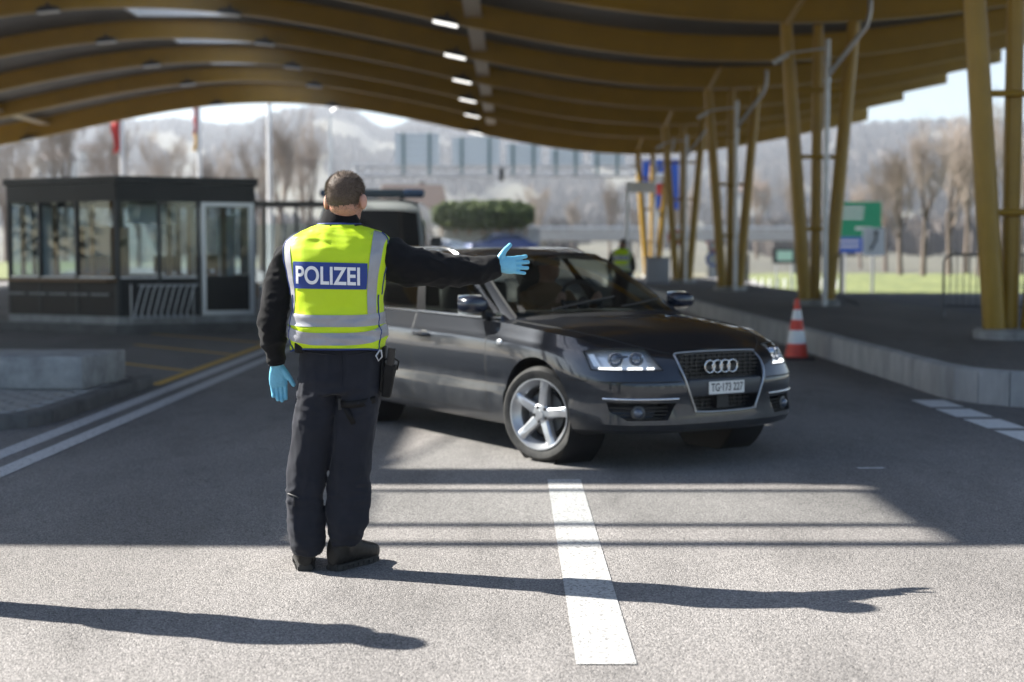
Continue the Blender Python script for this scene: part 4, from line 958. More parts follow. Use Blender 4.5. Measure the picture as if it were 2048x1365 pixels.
# delineator posts along the sunny lane
dm0 = MB(); dm0.path([(0,0,0),(0,0,.9),(0,0,1.0)], [.06,.055,.02], 8)
dme = None
for k in range(14):
    px = 1480+k*15; Y = 84; c = P(px, 520, Y); o = dm0.build('marker_post', M['white'], None, 50) if dme is None else inst('marker_post', dme)
    dme = dme or o.data; o.location = (c.x, Y, gz(c.x, Y)); tag(o, 'slim white marker post in the row along the sunny lane', 'post', 'white marker posts along the sunny lane')
# ================================================================== LAWN, HEDGE, GANTRY, BRIDGE
def lawn(name, x0, x1, y0, y1, hgt, m=None):
    s = MB(); s.grid(lambda u, v: Vector((x0+(x1-x0)*u, y0+(y1-y0)*v, gz(x0+(x1-x0)*u, y0+(y1-y0)*v)+.05+hgt*v**1.2+.12*noise.noise(Vector((u*9,v*9,2))))), 24, 16); return struct(s.build(name, m or M['grass'], sharp=40))
lawn('lawn', 15.6, 40, 73, 100, 1.0)
lawn('lawn', -8.0, -1.2, 72, 96, 1.9); lawn('lawn', -46, -26, 70, 98, .8)
def hedge(px0, px1, py0, py1, Y, lab, m):
    a = P(px0, py0, Y); b = P(px1, py1, Y); r = empty('hedge', ((a.x+b.x)/2, Y, 0)); tag(r, lab, 'hedge'); rnd = random.Random(5); s = MB(); W_, H_ = b.x-a.x, a.z-b.z
    for _ in range(5200):
        u = rnd.uniform(-1,1); t = rnd.uniform(0, 2*math.pi); rr = rnd.uniform(.75,1.03)*(1-.25*abs(u)**6)
        p = Vector((u*W_/2, rr*1.1*math.cos(t), b.z+H_*.5+rr*H_*.5*math.sin(t)*(1-.3*abs(u)**5)+.12*noise.noise(Vector((u*7,t,1))))); q = Vector((rnd.gauss(0,1), rnd.gauss(0,1), rnd.gauss(0,1))).normalized()*.13; w = q.orthogonal().normalized()*.08
        s.add([p-q, p+w, p+q, p-w], [(0,1,2,3)])
    s.build('foliage', m, r, 0, recalc=False)
    s = MB(); s.ell((0,0,b.z+H_*.45), (W_*.46,.8,H_*.42), 24, 10); s.build('inner_growth', m, r, 50)
    for k in range(7): s = MB(); s.path([(-W_*.42+k*W_*.14,0,b.z-.4),(-W_*.42+k*W_*.14,0,b.z+.3)], .06, 6); s.build('stem', M['wood'], r, 50)
M['leaf'] = mat('leaf', (.05,.085,.025), .8, var=.5, vscale=2, col2=(.15,.19,.06)); M['leaf_blue'] = mat('leaf_blue', (.045,.07,.04), .8, var=.5, vscale=.05, vdetail=8)
hedge(866, 1068, 402, 458, 88, 'long clipped green hedge above the parked cars', M['leaf'])
gan = empty('sign_gantry', (-1.2,112,0)); tag(gan, 'long overhead sign gantry carrying the pale backs of road signs', 'gantry')
def gp_(px, py): v = P(px, py, 112); return v-Vector((-1.2,112,0))
a = gp_(705,333); b = gp_(1300,353)
for z in (a.z, b.z):
    for y in (-.5,.5): s = MB(); s.path([(a.x,y,z),(b.x,y,z)], .09, 8); s.build('chord', M['galv'], gan, 50)
n = 20
for k in range(n+1): x = a.x+(b.x-a.x)*k/n; s = MB(); s.path([(x,-.5,b.z),(x,-.5,a.z)], .05, 6); s.path([(x,-.5,a.z),(x+(b.x-a.x)/n*.95,-.5,b.z)], .04, 6) if k < n else None; s.build('lattice', M['galv'], gan, 50)
for x in (a.x+.3, b.x-.3): s = MB(); s.path([(x,0,0),(x,0,a.z+.2)], .22, 12); s.build('post', M['galv'], gan, 50)
back = mat('sign_back', (.60,.64,.68), .4, .3); teal = mat('teal_post', (.10,.17,.18), .5)
for x0, x1, y0 in ((790,880,268),(905,1000,276),(1012,1082,290),(1098,1165,300),(1180,1248,306)):
    p = gp_(x0, y0); q = gp_(x1, 331); s = MB(); s.box(((p.x+q.x)/2,-.62,(p.z+q.z)/2), (q.x-p.x,.08,p.z-q.z)); o = s.build('sign_back', back, gan, 30)
    for t in (.2,.78): s = MB(); s.box((p.x+(q.x-p.x)*t,-.74,(p.z+q.z)/2-.4), (.20,.14,p.z-q.z+.8)); s.build('bracket', teal, gan, 30)
    for k in range(5): s = MB(); s.box(((p.x+q.x)/2,-.68,q.z+(p.z-q.z)*(k+.5)/5), (q.x-p.x-.1,.03,.05)); s.build('stiffener', M['galv'], gan, 30)
tl = P(1003,349,105); s = MB(); s.box((0,0,0), (.36,.3,.95)); o = s.build('traffic_signal', M['black'], None, 30); bevel_obj(o, .05, 2); o.location = tl; tag(o, 'black traffic signal head hanging below the gantry', 'traffic signal')
br = empty('bridge', (16,150,0)); tag(br, 'low grey concrete bridge with metal railing in the background', 'bridge')
def bp_(px, py): return P(px, py, 150)-Vector((16,150,0))
a = bp_(1030,462); b = bp_(1720,482); L0, L1 = a.x, b.x
s = MB(); s.box(((L0+L1)/2,0,(a.z+b.z)/2), (L1-L0,8,a.z-b.z)); s.build('deck', M['concrete'], br, 30)
s = MB(); s.box(((L0+L1)/2,-4.1,a.z+.25), (L1-L0,.12,.30)); s.build('guard_rail', M['galv'], br, 30)
for k in range(26): s = MB(); s.box((L0+(L1-L0)*(k+.5)/26,-4.0,a.z+.22), (.10,.08,.8)); s.build('rail_post', M['galv'], br, 30)
for k in range(4): s = MB(); x = L0+(L1-L0)*(k+.3)/4; s.path([(x,0,-1.2),(x,0,b.z+.05)], .6, 14); s.build('pier', M['concrete'], br, 50)
# ================================================================== DISTANT CARS
def small_car(px, py, Y, rz, col, lab):
    c = P(px, py, Y); r = empty('parked_car', (c.x, Y, gz(c.x, Y)+ (1.42-0)*0), rz); tag(r, lab, 'car'); m = mat('paint', col, .3, .4, coat=1)
    pf = [(-2.1,.35),(-2.15,.65),(-2.0,.88),(-1.3,.95),(-.6,1.40),(-.2,1.46),(1.0,1.44),(1.7,1.0),(2.1,.92),(2.15,.40)]
    wd = [.80,.85,.86,.82,.62,.60,.60,.72,.82,.82]
    rows = [[Vector((x, w*u, z-(.05*abs(u)**4))) for u in np.linspace(-1,1,9)] for (x, z), w in zip(pf, wd)]
    s = MB(); s.add([v for q in rows for v in q], [(i*9+j, i*9+j+1, (i+1)*9+j+1, (i+1)*9+j) for i in range(9) for j in range(8)])
    for sd in (0, 8):
        e = [q[sd] for q in rows]; lo = [Vector((p.x, math.copysign(.84, p.y), .3)) for p in e]; md = [Vector((p.x, math.copysign(.86, p.y), min(p.z, .9))) for p in e]
        s.add(e+md+lo, [(i, i+1, 10+i+1, 10+i) for i in range(9)]+[(10+i, 11+i, 21+i, 20+i) for i in range(9)])
    s.build('body', m, r, 40)
    for sd in (-1, 1):
        s = MB(); s.add([(-1.15,sd*.80,.98),(1.45,sd*.80,.98),(.95,sd*.645,1.36),(-.55,sd*.645,1.36)], [(0,1,2,3)]); s.build('side_window', bpy.data.materials['van_glass'], r, 0).modifiers.new('s','SOLIDIFY').thickness = .04
        for x in (-1.3, 1.3): s = MB(); s.lathe([(.19,-.1),(.31,-.1),(.31,.1),(.19,.1),(.02,.06)], (x,sd*.76,.31), (0,sd,0), 24); s.build('wheel', M['rubber'], r, 40)
        s = MB(); s.ell((-2.05,sd*.6,.70), (.10,.17,.08)); s.build('headlight', M['refl'], r, 60)
    s = MB(); s.add([(-1.32,-.70,.985),(-1.32,.70,.985),(-.62,.56,1.40),(-.62,-.56,1.40)], [(0,1,2,3)]); s.build('windshield', bpy.data.materials['van_glass'], r, 0).modifiers.new('s','SOLIDIFY').thickness = .04
    return r
c1 = small_car(880, 470, 66, R(70), (.55,.56,.58), 'silver car parked beyond the police van'); c1.location.z = .62
c2 = small_car(1000, 460, 84, R(20), (.03,.05,.16), 'dark blue car parked in front of the hedge'); c2.location.z = 1.15
s = MB(); s.box((-4,80,.52), (10,12,1.0)); 
for nm, o_ in (('ramp', None),):
    rp = MB(); rp.add([(-9,60,.004),(3.5,60,.004),(3.5,66,.62),(-9,66,.62),(3.5,90,1.15),(-9,90,1.15),(-9,60,-.1),(3.5,60,-.1),(3.5,90,-.1),(-9,90,-.1)], [(0,1,2,3),(3,2,4,5),(6,9,8,7),(0,3,5,9,6),(1,7,8,4,2),(4,8,9,5),(0,6,7,1)]); struct(rp.build('road_ramp', M['asphalt_dark'], None, 30))
# ================================================================== HOUSES, HILLS, TREES
M['roof_brown'] = mat('roof_brown', (.075,.05,.04), .8, var=.2); M['render_wall'] = mat('render_wall', (.42,.41,.39), .85)
def house(x, y, z, w, d, h, rh, rz, lab, wall=None):
    r = empty('house', (x, y, z), rz); tag(r, lab, 'house', 'houses below the hills')
    s = MB(); s.box((0,0,h/2-1), (w,d,h+2)); s.build('wall', wall or M['render_wall'], r, 30)
    s = MB(); s.prism([(-d/2-.5,0),(d/2+.5,0),(0,rh)], (w+1,0,0), org=(-w/2-.5,0,h), ax=(0,1,0)); rf_ = s.build('roof', M['roof_brown'], r, 30)
    s = MB(); s.box((w*.2,d*.15,h+rh*.9), (.7,.7,1.4)); s.build('chimney', M['roof_brown'], rf_, 30)
    for k in range(4):
        for q in range(max(1, int(h//2.9))): s = MB(); s.box((-w*.36+k*w*.24,-d/2-.02,1.5+q*2.8), (1.0,.06,1.3)); s.build('window', M['dark_metal'], r, 30)
v = P(825,400,185); house(v.x, 185, 4.6, 7, 8, 2.6, 3.2, R(12), 'low house with a broad brown gable roof behind the police van')
for px, py, Y, lab in ((115,322,430,'white house on the hillside above the booth'),(185,304,520,'pale house high on the hillside over the red flag'),(1330,398,330,'light house beyond the customs sign'),(1500,385,420,'pale farmhouse above the brown field')):
    v = P(px, py, Y); house(v.x, Y, v.z-5, 9, 7, 5, 3, R(random.uniform(-30,30)), lab)
RIDGE = [(a_, b_+12) for a_, b_ in [(-900,330),(-300,300),(0,283),(120,272),(240,262),(350,256),(440,268),(500,266),(530,250),(570,240),(620,234),(680,232),(720,244),(750,268),(770,275),(810,267),(850,256),(900,262),(950,275),(1000,288),(1100,298),(1250,300),(1400,298),(1550,288),(1650,270),(1720,262),(1800,262),(1900,256),(2048,262),(2500,280),(3200,330)]]
def hill_z(px, t):
    zr = P(1024, lerp_tab(RIDGE, px), 1900).z
    return -1.0+(zr+1)*(.15*t+.85*sstep(.12, 1, t)**1.25)
def hill_pt(px, t):
    Y = 170+1730*t; x = (px-1024)/F*Y; z = hill_z(px, t); n_ = noise.fractal(Vector((x*.02, Y*.02, 3)), 1, 2, 4)
    return Vector((x, Y, z+n_*3.0*t))
M['hill'] = mat('hill', (.06,.055,.045), .95, var=.5, vscale=.016, col2=(.12,.115,.075), vdetail=9)
s = MB(); s.grid(lambda u, v: hill_pt(-900+4100*u, v) if v <= 1 else None, 240, 34); struct(s.build('hills', M['hill'], sharp=80))
M['wood_far'] = mat('wood_far', (.055,.045,.04), .95, var=.5, vscale=.03, col2=(.105,.085,.072), vdetail=9)
rnd = random.Random(11); s = MB()
for _ in range(20000):
    px = rnd.uniform(-880, 3150); t = .07+.93*rnd.random()**.8
    if noise.noise(Vector((px*.008, t*6, 1.5))) < -.12 and t < .8: continue
    p = hill_pt(px, t); h = rnd.uniform(5,9)*(1+.8*t); w = h*.36
    for k in range(3):
        a = rnd.uniform(0, math.pi); d = Vector((math.cos(a), math.sin(a), 0))*w; s.add([p-d*.5+Vector((0,0,-1)), p+d*.5+Vector((0,0,-1)), p+d+Vector((0,0,h*.6)), p+Vector((rnd.uniform(-1,1),0,h)), p-d+Vector((0,0,h*.55))], [(0,1,2,3,4)])
fo = s.build('hillside_wood', M['wood_far'], None, 0, recalc=False); tag(fo, 'brown leafless woodland covering the far hills', 'woodland', kind='stuff')
# bare trees
M['bark'] = mat('bark', (.13,.10,.08), .9, var=.3); M['twig'] = mat('twig', (.27,.225,.19), .9, var=.35, vscale=.6)
def bare_tree(seed, H, lab, spread=.42, up=.55):
    rnd = random.Random(seed); r = empty('bare_tree'); tr = MB(); cr = MB()
    def grow_(p, d, L, rad, lev):
        pts = [p]; rr = [rad]; n = 3; q = p; dd = d
        for k in range(n):
            sg = .10 if lev else .025; dd = (dd+Vector((rnd.gauss(0,sg), rnd.gauss(0,sg), .10*up))).normalized(); q = q+dd*L/n; pts.append(q); rr.append(rad*(1-.45*(k+1)/n))
        (tr if lev < 2 else cr).path(pts, [max(x, .0065) for x in rr], 6 if lev < 2 else 3, cap=False)
        if lev >= 5: return
        kids = {0:7, 1:5, 2:4, 3:4, 4:3}[lev]
        for k in range(kids):
            t = rnd.uniform(.35,1) if lev else rnd.uniform(.55,1); i = min(int(t*n), n-1); b = pts[i]+(pts[i+1]-pts[i])*(t*n-i); a = rnd.uniform(0, 2*math.pi)
            side = Vector((math.cos(a), math.sin(a), 0)); nd = (dd*.9+side*rnd.uniform(.5,1)*spread*1.6+Vector((0,0,up))).normalized(); grow_(b, nd, L*rnd.uniform(.50,.75), rr[min(i+1,n)]*.62, lev+1)
    grow_(Vector((0,0,-.2)), Vector((0,0,1)), H*.36, H*.018, 0)
    tr.build('trunk', M['bark'], r, 60); cr.build('crown', M['twig'], r, 60, recalc=False)
    return r
protos = [bare_tree(k, 10, '') for k in (1,2,3)]
used_p = set()
def plant(i, px, Y, H, lab, group, z=None):
    o = protos[i] if i not in used_p else copy_tree(protos[i]); used_p.add(i)
    x = (px-1024)/F*Y; o.location = (x, Y, gz(x, Y)+.1 if z is None else z); k = H/10; o.scale = (k,k,k); o.rotation_euler = (0,0,random.uniform(0,6.28)); tag(o, lab, 'tree', group); return o
for k, (px, Y, H_) in enumerate(((1800,88,9.5),(1846,86,10.5),(1898,90,11.0),(1958,88,13.0),(1770,104,10.0),(1930,100,12.5),(2040,92,12),(1720,120,8.5))):
    plant(k % 3, px, Y, H_, 'bare brown tree with a fan of twigs on the lawn past the columns', 'bare trees on the lawn', .3)
for k in range(15):
    px = -160+k*56+random.uniform(-14,14); Y = random.uniform(105,165)
    plant(k % 3, px, Y, random.uniform(12,17), 'bare brown tree in the row behind the control booth', 'bare trees behind the booth')
for k in range(12):
    px = 900+k*62+random.uniform(-20,20); plant(k % 3, px, random.uniform(165,230), random.uniform(8,12), 'bare tree in the background beyond the gantry and bridge', 'bare trees beyond the gantry', 1.0)

# ================================================================== HAZE 
hz_ = MB(); hz_.box2((-1500,-40,-4), (1500,1960,330)); hzo = hz_.build('haze', None, None, 0)
hm = bpy.data.materials.new('haze'); hm.use_nodes = True; t = hm.node_tree; t.nodes.clear(); ho = t.nodes.new('ShaderNodeOutputMaterial'); pv = t.nodes.new('ShaderNodeVolumePrincipled')
pv.inputs['Color'].default_value = (.86,.91,1,1); pv.inputs['Density'].default_value = .00032; pv.inputs['Anisotropy'].default_value = .35; t.links.new(pv.outputs[0], ho.inputs['Volume'])
hzo.data.materials.append(hm); tag(hzo, 'pale bluish haze hanging in the air towards the hills', 'haze', kind='stuff')

# evergreen trees across the forecourt, behind the viewpoint and to the left: they show in the glass and the car paint
def evergreen(seed, H):
    rnd = random.Random(seed); r = empty('evergreen_tree'); s = MB(); s.path([(0,0,-.2),(0,0,H*.5),(0,0,H*.95)], [.22,.14,.03], 8); s.build('trunk', M['bark'], r, 50); c = MB()
    for _ in range(1500):
        t = rnd.random()**.8; z = H*(.08+.9*t); w = H*.24*(1-t)**.8*rnd.uniform(.3,1.05)+.1; a = rnd.uniform(0, 6.283)
        p = Vector((w*math.cos(a), w*math.sin(a), z)); q = Vector((math.cos(a), math.sin(a), -.45)).normalized()*rnd.uniform(.25,.6); n_ = Vector((-math.sin(a), math.cos(a), rnd.uniform(-.3,.3)))*.22
        c.add([p-q*.5, p+n_, p+q, p-n_], [(0,1,2,3)])
    c.build('crown', M['leaf_blue'], r, 0, recalc=False); return r
ev = [evergreen(k, 11) for k in (21,22)]; ue = set()
for k in range(34):
    if k < 22: x, y = -84+k*8+random.uniform(-2,2), -52+random.uniform(-5,5)
    else: x, y = -66+random.uniform(-4,4), -44+(k-22)*9
    i = k % 2; o = ev[i] if i not in ue else copy_tree(ev[i]); ue.add(i); q = random.uniform(.8,1.4); o.scale = (q,q,q); o.location = (x, y, 0); o.rotation_euler = (0,0,random.uniform(0,6))
    tag(o, 'dark evergreen tree in the row closing off the forecourt opposite the canopy' if k < 22 else 'dark evergreen tree in the row beside the forecourt past the booth side', 'tree', 'evergreens opposite the canopy' if k < 22 else 'evergreens on the booth side')

a_ = P(855, 456, 88.6); b_ = P(1080, 456, 88.6); s = MB(); s.box(((a_.x+b_.x)/2, 88.7, a_.z/2-.1), (b_.x-a_.x, .5, a_.z+.2)); o = s.build('retaining_wall', M['concrete'], None, 30); bevel_obj(o, .03, 1); tag(o, 'low concrete retaining wall under the clipped hedge', 'wall')
# ================================================================== THE OFFICERS
M['skin'] = mat('skin', (.52,.27,.19), .5, var=.10, vscale=30, bump=.0006, bscale=200)
M['skin'].node_tree.nodes['Principled BSDF'].inputs['Subsurface Weight'].default_value = .25
M['skin'].node_tree.nodes['Principled BSDF'].inputs['Subsurface Radius'].default_value = (.02,.008,.004)
M['hair'] = mat('hair', (.085,.057,.040), .6, var=.45, vscale=300, col2=(.16,.115,.085))
M['hair'].node_tree.nodes['Principled BSDF'].inputs['Specular IOR Level'].default_value = .35
M['fleece'] = mat('fleece', (.007,.007,.008), .92, bump=.0012, bscale=420, sheen=.05, spec=.15)
M['trouser'] = mat('trouser', (.015,.0168,.024), .85, bump=.0008, bscale=600, sheen=.05, spec=.2, var=.15, vscale=9)
M['hi_vis'] = mat('hi_vis', (.52,.70,.006), .55, bump=.0006, bscale=500, var=.05, vscale=6, spec=.4)
M['tape'] = mat('tape', (.31,.31,.335), .42, .2, bump=.0010, bscale=90, var=.10, vscale=14)
M['panel_blue'] = mat('panel_blue', (.006,.035,.22), .5, bump=.0006, bscale=300)
M['letter'] = mat('letter', (.78,.78,.80), .45)
M['trim_blue'] = mat('trim_blue', (.006,.03,.16), .5)
M['glove'] = mat('glove', (.16,.48,.66), .38, bump=.0012, bscale=120, var=.08, vscale=20)
M['boot'] = mat('boot', (.009,.0085,.008), .5, bump=.001, bscale=150, var=.4, vscale=12, col2=(.022,.020,.018), spec=.3)
M['sole'] = mat('sole', (.016,.015,.014), .8, var=.4, vscale=20, col2=(.035,.033,.03))
M['holster'] = mat('holster', (.006,.006,.0065), .6, bump=.0008, bscale=200, spec=.2)
D = 6.33; PPM = F/D
def W(px, py, dy=0.0): return P(px, py, D+dy)
def hring(L, R_, py, b, dy=0.0, n=40, e=2.4, py2=None):
    """horizontal ring between two silhouette pixels; half depth b"""
    l = W(L, py, dy); r = W(R_, py2 or py, dy); c = (l+r)/2; u = (r-l)/2; out = []
    for j in range(n):
        t = 2*math.pi*j/n; ct, st = math.cos(t), math.sin(t)
        out.append(c+u*math.copysign(abs(ct)**(2/e), ct)+Vector((0, b, 0))*math.copysign(abs(st)**(2/e), st))
    return out
def fold(p, sc, st, amp, seed=0.0):
    """sharp cloth folds: ridged noise stretched along st"""
    q = Vector((p[0]*sc*st[0]+seed, p[1]*sc*st[1], p[2]*sc*st[2])); n1 = noise.noise(q); n2 = noise.noise(q*2.1+Vector((5,1,3)))
    return amp*((1-abs(n1))**3-.45+.4*((1-abs(n2))**3-.45))
def hand_mb(wrist, d, th, curl, spread, L=1.0, thumb_out=.6):
    """palm and five separate bent fingers. d: finger direction, th: thumb side, palm normal = d x th"""
    d = Vector(d).normalized(); th = Vector(th); th = (th-d*th.dot(d)).normalized(); nn = d.cross(th)
    s = MB(); rs = []
    for a, w, t in ((-.035,.027,.020),(.0,.029,.021),(.03,.037,.020),(.06,.041,.018),(.085,.041,.0155),(.098,.038,.013)):
        rs.append([wrist+d*a*L+th*w*math.copysign(abs(math.cos(q))**.8, math.cos(q))+nn*t*math.copysign(abs(math.sin(q))**.8, math.sin(q)) for q in [2*math.pi*k/18 for k in range(18)]])
    s.rings(rs)
    for k, (off, ln, r) in enumerate(((.030,.075,.0098),(.0105,.083,.0102),(-.010,.077,.0098),(-.0295,.060,.0088))):
        p = wrist+d*.085*L+th*off; c = curl[k]; sp = spread*(1.5-k); ang = 0; pts = [p-d*.02, p]; rad = [r*1.05, r*1.08]
        dd = (d*math.cos(sp)+th*math.sin(sp))
        for seg, f_ in ((.45,.7),(.30,1.0),(.25,.8)):
            ang += c*f_; dv = dd*math.cos(ang)+nn*math.sin(ang); 
            pts.append(pts[-1]+dv*ln*seg*L*.5); rad.append(r*(1.0 if seg > .4 else .95)); pts.append(pts[-1]+dv*ln*seg*L*.5); rad.append(r*(1.02 if seg > .4 else .92))
        pts.append(pts[-1]+dv*.006); rad.append(r*.55)
        s.path(pts, rad, 12)
    p = wrist+d*.018*L+th*.022; dv = (d*(1-thumb_out)+th*thumb_out+nn*.15).normalized(); dv2 = (dv+d*.35).normalized()
    s.path([p-dv*.01, p+dv*.025, p+dv*.05, p+dv*.05+dv2*.022, p+dv*.05+dv2*.040, p+dv*.05+dv2*.046], [.018,.0165,.0125,.0115,.010,.006], 12)
    return s
def boot_parts(heel, toe_dir, root, flip=1, L=.295, zt=.17):
    h = Vector((heel.x, heel.y, 0)); d = Vector((toe_dir[0], toe_dir[1], 0)).normalized(); n = Vector((-d.y, d.x, 0))
    s = MB(); rs = []
    for a, w, z0, z1 in ((-.017,.028,.022,.095),(-.004,.040,.018,.145),(.03,.046,.018,.175),(.07,.047,.018,.180),(.105,.048,.018,.160),(.15,.052,.018,.125),(.20,.056,.018,.104),(.245,.051,.018,.092),(.278,.040,.018,.078),(.294,.022,.024,.060)):
        zc = (z0+z1)/2; hz = (z1-z0)/2
        rs.append([h+d*a*L/.295+n*w*math.copysign(abs(math.cos(q))**.75, math.cos(q))+Vector((0,0,zc+hz*math.copysign(abs(math.sin(q))**.75, math.sin(q)))) for q in [2*math.pi*k/24 for k in range(24)]])
    s.rings(rs); s.path([h+d*.05+Vector((0,0,.08)), h+d*.052+Vector((0,0,.15)), h+d*.048+Vector((0,0,.20)), h+d*.045+Vector((0,0,.25))], [.052,.055,.054,.052], 18)
    bme = remesh(s, .0075, 3, lambda p: fold(p, 30, (1,1,1.5), .0016))
    bo_ = from_mesh('boot', bme, M['boot'], root)
    s = MB(); out = [(-.015,.018),(-.010,.029),(.02,.040),(.07,.041),(.11,.042),(.15,.046),(.20,.050),(.245,.045),(.275,.034),(.292,.016)]
    poly = [(a*L/.295, w) for a, w in out]+[(a*L/.295, -w) for a, w in out[::-1]]
    s.rings([[h+d*a+n*w+Vector((0,0,z+(.010*sstep(.22,.29,a) if z < .02 else 0))) for a, w in poly] for z in (.002,.012,.026,.030)])
    so_ = s.build('sole', M['sole'], bo_, 40)
    for k in range(9):
        a = -.005+k*.033
        for w_ in (-1, 1):
            ww = float(np.interp(a, [o_[0] for o_ in out], [o_[1] for o_ in out])); q = MB(); q.box(h+d*a+n*w_*(ww+.0005)+Vector((0,0,.012)), (.017,.006,.018), Matrix((d, n, Vector((0,0,1)))).transposed()); q.build('sole_lug', M['sole'], bo_, 30)
    s = MB()
    for k in range(5):
        a = .105+k*.024; z = float(np.interp(a, [.105,.15,.20], [.162,.120,.098])); s.path([h+d*a+n*.028+Vector((0,0,z-.012)), h+d*(a+.006)+Vector((0,0,z+.004)), h+d*a-n*.028+Vector((0,0,z-.012))], .0032, 6)
    for q in (-1, 1): s.path([h+d*.098+Vector((0,0,.172)), h+d*.11+n*q*.02+Vector((0,0,.195)), h+d*.135+n*q*.03+Vector((0,0,.178)), h+d*.118+n*q*.015+Vector((0,0,.168))], .0028, 6)
    s.build('lace', M['black'], bo_, 60)
    return bo_
def head_mesh(c, yaw, extra=None, pitch=0.0):
    """c: head centre (between the ears). local +Y is the face"""
    Rm = Matrix.Rotation(yaw, 3, 'Z') @ Matrix.Rotation(pitch, 3, 'X')
    s = MB()
    def e(p, r): s.ell(c+Rm @ Vector(p), r, 24, 16, Rm)
    e((0,-.012,.045), (.0775,.098,.078)); e((0,-.03,.02), (.072,.078,.075)); e((0,.035,.0), (.066,.068,.088)); e((0,.045,-.055), (.052,.052,.050)); e((0,-.02,-.03),(.066,.065,.05))
    e((0,.080,-.078), (.026,.022,.022)); e((0,.102,-.015), (.012,.016,.024)); e((0,.112,-.028), (.015,.014,.011)); e((0,.088,.030), (.05,.016,.012))
    e((0,.092,-.052), (.023,.012,.006)); e((0,.090,-.062), (.021,.012,.007))
    for q in (-1, 1):
        e((q*.048,.068,-.01), (.018,.018,.014))
        er = Rm @ Matrix.Rotation(q*R(-22), 3, 'Z')
        s.ell(c+Rm @ Vector((q*.089,-.014,-.006)), (.011,.022,.035), 16, 10, er); s.ell(c+Rm @ Vector((q*.081,-.006,-.030)), (.009,.012,.014), 12, 8, er)
    if extra: extra(s, Rm)
    return s, Rm
HEAD_PY = 395
def build_officer(root, pose, hair_n=9000):
    """pose 'signal': right arm stretched out; 'stand': both arms down"""
    # ---- trousers
    s = MB()
    s.rings([hring(604,760,684,.112), hring(601,763,700,.118,.0), hring(598,766,730,.128,.01), hring(595,766,762,.130,.01), hring(594,764,785,.125,.01)])
    LL = [(594,676,775,.095),(592,674,800,.098),(587,670,850,.092),(581,661,900,.085),(576,652,950,.078),(573,646,1000,.078),(573,649,1050,.080),(576,649,1085,.078),(586,641,1108,.066)]
    RL = [(674,762,775,.095),(675,759,800,.098),(668,750,850,.092),(664,743,900,.085),(659,739,950,.078),(655,741,1000,.080),(655,738,1040,.078),(658,724,1072,.074),(664,713,1090,.062)]
    s.rings([hring(a, b, y, d_, .0, e=2.1) for a, b, y, d_ in LL]); s.rings([hring(a, b, y, d_, -.01, e=2.1) for a, b, y, d_ in RL])
    zk = W(650, 985).z; za = W(650, 1075).z; zc_ = W(650,790).z
    def dt(p):
        z = p[2]; k = math.exp(-((z-zk)/.10)**2)+.9*math.exp(-((z-za)/.07)**2)+.9*math.exp(-((z-zc_)/.12)**2)
        return fold(p, 7.0, (1,1,.40), .008, 2)+fold(p, 13, (.7,.7,1.9), .011, 9)*k*.8+fold(p, 9, (1.6,1.6,.5), .005, 4)
    tr = from_mesh('trousers', remesh(s, .0085, 4, dt), M['trouser'], root)
    # pocket welts and belt
    s = MB()
    bv = BVHTree.FromPolygons([v.co.copy() for v in tr.data.vertices], [tuple(p.vertices) for p in tr.data.polygons])
    def on(bv, px, py, off=.004):
        d = ray(px, py); h = bv.ray_cast(camo.location, d.normalized()); return h[0]-d.normalized()*off if h[0] else W(px, py, -.12)
    for a, b in (((612,704),(672,711)),((698,711),(752,703))): s.path([on(bv, a[0]+(b[0]-a[0])*t, a[1]+(b[1]-a[1])*t, .0015) for t in np.linspace(0, 1, 8)], .0035, 6)
    s.path([on(bv, 684+.5*math.sin(q), 694+q*9, .0012) for q in range(10)], .003, 6)
    s.build('seam', M['trouser'], tr, 60)
    s = MB(); s.path([on(bv, x, y, .003) for x, y in ((576,988),(582,990),(590,993),(597,996))], .004, 6); s.path([on(bv, 588, y, .004) for y in (993,1003,1013)], .0028, 6); s.build('zip', M['black'], tr, 60)
    s = MB(); s.rings([hring(599,765,688,.121), hring(598,766,699,.124)], cap=False); s.build('belt', M['holster'], root, 60)
    # ---- fleece jacket: torso and sleeves in one surface
    s = MB()
    s.rings([hring(604,756,690,.112), hring(598,760,650,.125), hring(600,756,600,.125), hring(594,760,560,.135), hring(586,766,520,.135,.0), hring(580,772,492,.115,.01), hring(596,766,474,.09,.01), hring(618,744,460,.075,.01), hring(640,722,450,.062,.01)])
    # left sleeve
    s.path([W(602,512,.03), W(578,528,.05), W(561,560,.03), W(550,600,.0), W(545,640,-.02), W(546,675,.0), W(550,700,.02), W(553,724,.04)], [.088,.082,.068,.066,.064,.056,.049,.036], 22)
    if pose == 'signal':
        s.path([W(750,515,.03), W(783,520,.035), W(815,533,.02), W(850,538,.02), W(885,541,.04), W(920,543,.06), W(950,543,.08), W(975,537,.10), W(996,532,.115)], [.088,.098,.086,.080,.076,.070,.061,.052,.046], 24)
    else:
        s.path([W(750,512,.03), W(774,528,.05), W(789,560,.03), W(798,600,.0), W(803,640,-.02), W(802,675,.0), W(798,700,.02), W(795,724,.04)], [.088,.082,.068,.066,.064,.056,.049,.036], 22)
    def dj(p):
        return fold(p, 8, (1,1,1.3), .012, 3)+fold(p, 15, (1,1,1), .006, 7)
    jk = from_mesh('jacket', remesh(s, .0085, 4, dj), M['fleece'], root)
    # collar
    s = MB(); rs = []
    for (a, b, y, y2, dp, dy) in ((640,722,454,452,.068,.012),(641,721,444,446,.066,.014),(644,719,434,440,.063,.018),(648,716,424,434,.060,.022),(651,714,419,430,.057,.024),(655,711,422,432,.053,.024),(656,710,430,437,.052,.022)): rs.append(hring(a, b, y, dp, dy, e=2.0, py2=y2))
